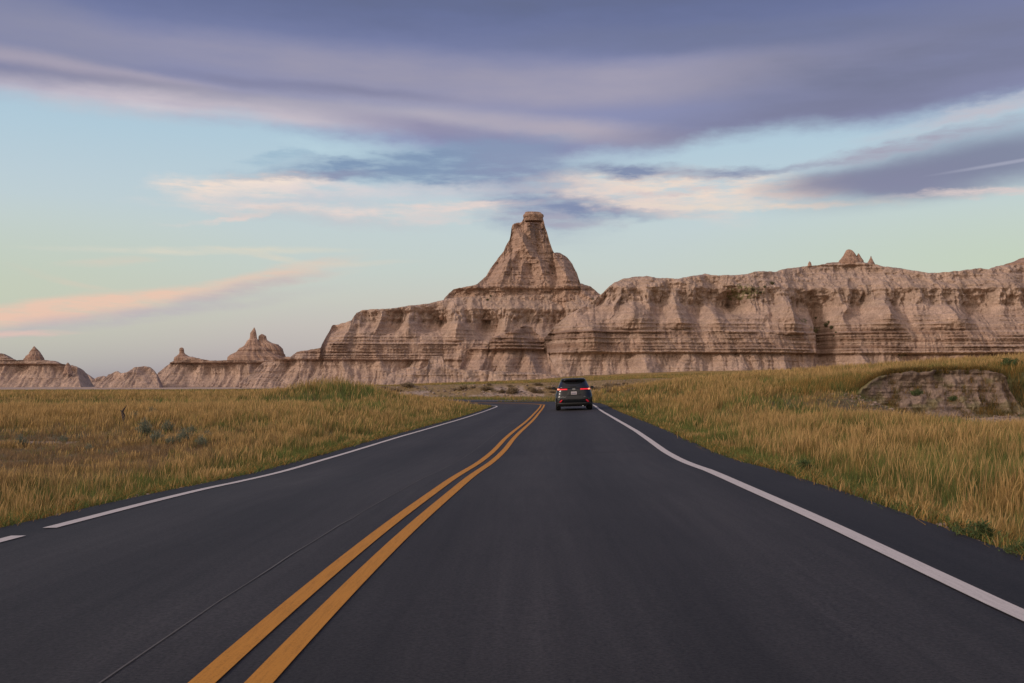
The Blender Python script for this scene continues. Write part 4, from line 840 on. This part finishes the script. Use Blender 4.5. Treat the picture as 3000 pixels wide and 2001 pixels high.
        for z_ in zz_:
            for y_ in ys_:
                yq = min(max(y_, .62+(z_-1.1)*.6), 3.55-(z_-1.1)*1.6); P.append((sg*(float(np.interp(z_, zs, wv))+.006), yq, z_))
        mesh_obj('side_window', np.array(P), grid_faces(6, 16), glass, root)
        # mirror
        mr_ = box('mirror', (sg*1.055, 3.25, 1.17), (.21, .12, .15), paint, bev=.04); box('mirror_glass', (sg*1.055, 3.182, 1.17), (.17, .01, .11), glass, mr_, bev=.003); box('mirror_arm', (sg*.93, 3.27, 1.10), (.12, .06, .04), plastic, mr_, bev=.01)
        box('roof_rail', (sg*.585, 1.75, 1.70), (.035, 1.9, .03), paint, bev=.012)
        box('exhaust_tip', (sg*.0+.45*1, .16, .235), (.07, .1, .05), chrome, bev=.012) if sg > 0 else None
        for yw in (1.0, 3.82):
            bm = bmesh.new(); bmesh.ops.create_cone(bm, cap_ends=True, segments=40, radius1=.375, radius2=.375, depth=.255); bmesh.ops.bevel(bm, geom=[e_ for e_ in bm.edges if e_.calc_face_angle(0) > 1], offset=.035, segments=3, affect='EDGES')
            bmesh.ops.rotate(bm, matrix=Matrix.Rotation(math.pi/2, 3, 'Y'), verts=bm.verts); me = bpy.data.meshes.new('tyre'); bm.to_mesh(me); bm.free(); me.materials.append(tyre_m)
            wh = bpy.data.objects.new('wheel', me); COL.objects.link(wh); wh.parent = root; wh.location = (sg*.835, yw, .375)
            bm = bmesh.new(); bmesh.ops.create_cone(bm, cap_ends=True, segments=30, radius1=.24, radius2=.22, depth=.02); bmesh.ops.rotate(bm, matrix=Matrix.Rotation(sg*math.pi/2, 3, 'Y'), verts=bm.verts); bmesh.ops.translate(bm, vec=(sg*.13, 0, 0), verts=bm.verts)
            for k_ in range(5):
                g_ = bmesh.ops.create_cube(bm, size=1)['verts']; bmesh.ops.scale(bm, vec=(.02, .05, .2), verts=g_); bmesh.ops.translate(bm, vec=(sg*.145, 0, .12), verts=g_); bmesh.ops.rotate(bm, matrix=Matrix.Rotation(k_*2*math.pi/5, 3, 'X'), verts=g_)
            me = bpy.data.meshes.new('rim'); bm.to_mesh(me); bm.free(); me.materials.append(rimm); rm = bpy.data.objects.new('rim', me); COL.objects.link(rm); rm.parent = wh
            # wheel arch cladding
            P = []
            for a_ in np.linspace(0, math.pi, 18):
                for (r_, xx_) in ((.40, .962), (.475, .972), (.49, .955)): P.append((sg*xx_, yw+r_*math.cos(a_), .36+r_*math.sin(a_)))
            mesh_obj('wheel_arch', np.array(P), grid_faces(18, 3), plastic, root)
    # lower bumper and diffuser
    patch('bumper', -.90, .90, .215, .40, plastic, .03, nx=30, nz=5)
    patch('bumper_lip', -.62, .62, .575, .60, plastic, .012, nx=20, nz=3)
    patch('tailgate_recess', -.36, .36, .79, .99, plastic, .004, nx=20, nz=5, shape=lambda v_, a_, b_: (a_*(1-.22*v_), b_*(1-.22*v_)))
    pl = box('licence_plate', (0, float(rear_y(0, .905))-.03, .905), (.305, .012, .155), platem, bev=.004)
    rr = random.Random(2)
    for k_ in range(7):
        box('plate_character', (-.108+.036*k_, float(rear_y(0, .905))-.038, .895), (.021, .004, .065), inkm, pl, bev=0)
    # round oval badge as a ring with a bar
    bm = bmesh.new()
    for (rx, rz_, oz) in ((.055, .038, 0), (.02, .036, 0), (.036, .014, .012)):
        vs_ = []
        for k_ in range(24):
            a_ = k_*2*math.pi/24
            for (sc_, dy_) in ((1, 0), (.78, 0), (.78, .006), (1, .006)): vs_.append(bm.verts.new((rx*sc_*math.cos(a_), dy_, oz+rz_*sc_*math.sin(a_))))
        for k_ in range(24):
            for j in range(4):
                a0, a1 = k_*4+j, k_*4+(j+1) % 4; b0, b1 = ((k_+1) % 24)*4+j, ((k_+1) % 24)*4+(j+1) % 4; bm.faces.new((vs_[a0], vs_[a1], vs_[b1], vs_[b0]))
    me = bpy.data.meshes.new('badge'); bm.to_mesh(me); bm.free(); me.materials.append(chrome); bd_ = bpy.data.objects.new('badge', me); COL.objects.link(bd_); bd_.parent = root; bd_.location = (0, float(rear_y(0, 1.105))-.025, 1.105); bd_.scale = (1.25, 1, 1.1)
    def letters(txt, x, z, size):
        c = bpy.data.curves.new('lettering', 'FONT'); c.body = txt; c.size = size; c.extrude = .003; c.align_x = 'CENTER'
        t = bpy.data.objects.new('tmp', c); COL.objects.link(t); bpy.context.view_layer.update(); me = bpy.data.meshes.new_from_object(t.evaluated_get(bpy.context.evaluated_depsgraph_get())); bpy.data.objects.remove(t)
        me.materials.append(chrome); o = bpy.data.objects.new('lettering', me); COL.objects.link(o); o.parent = root; o.rotation_euler = (math.radians(90), 0, 0); o.location = (x, float(rear_y(abs(x)+.12, z))-.022, z)
    letters('HIGHLANDER', -.47, .685, .062); letters('HYBRID', .52, .70, .045)
    bm = bmesh.new(); bmesh.ops.create_cone(bm, cap_ends=True, segments=10, radius1=.03, radius2=.008, depth=.075); bmesh.ops.scale(bm, vec=(.6, 2.2, 1), verts=bm.verts); me = bpy.data.meshes.new('antenna'); bm.to_mesh(me); bm.free(); me.materials.append(plastic)
    an = bpy.data.objects.new('antenna', me); COL.objects.link(an); an.parent = root; an.location = (0, .75, 1.715)
    return root
car = build_car()
cyy = 51.3; ci = at_y(cyy); cxx = (1683-1500)*cyy/FPX; s_lat = cxx-CX[ci]
car.location = (cxx, cyy, CZ[ci]+CB[ci]*s_lat); car.scale = (.99,)*3; car.rotation_euler = (0, -math.atan(CB[ci]), math.radians(-2.6))
tag(car, 'black sport utility vehicle driving away with its red tail lights lit', 'car')
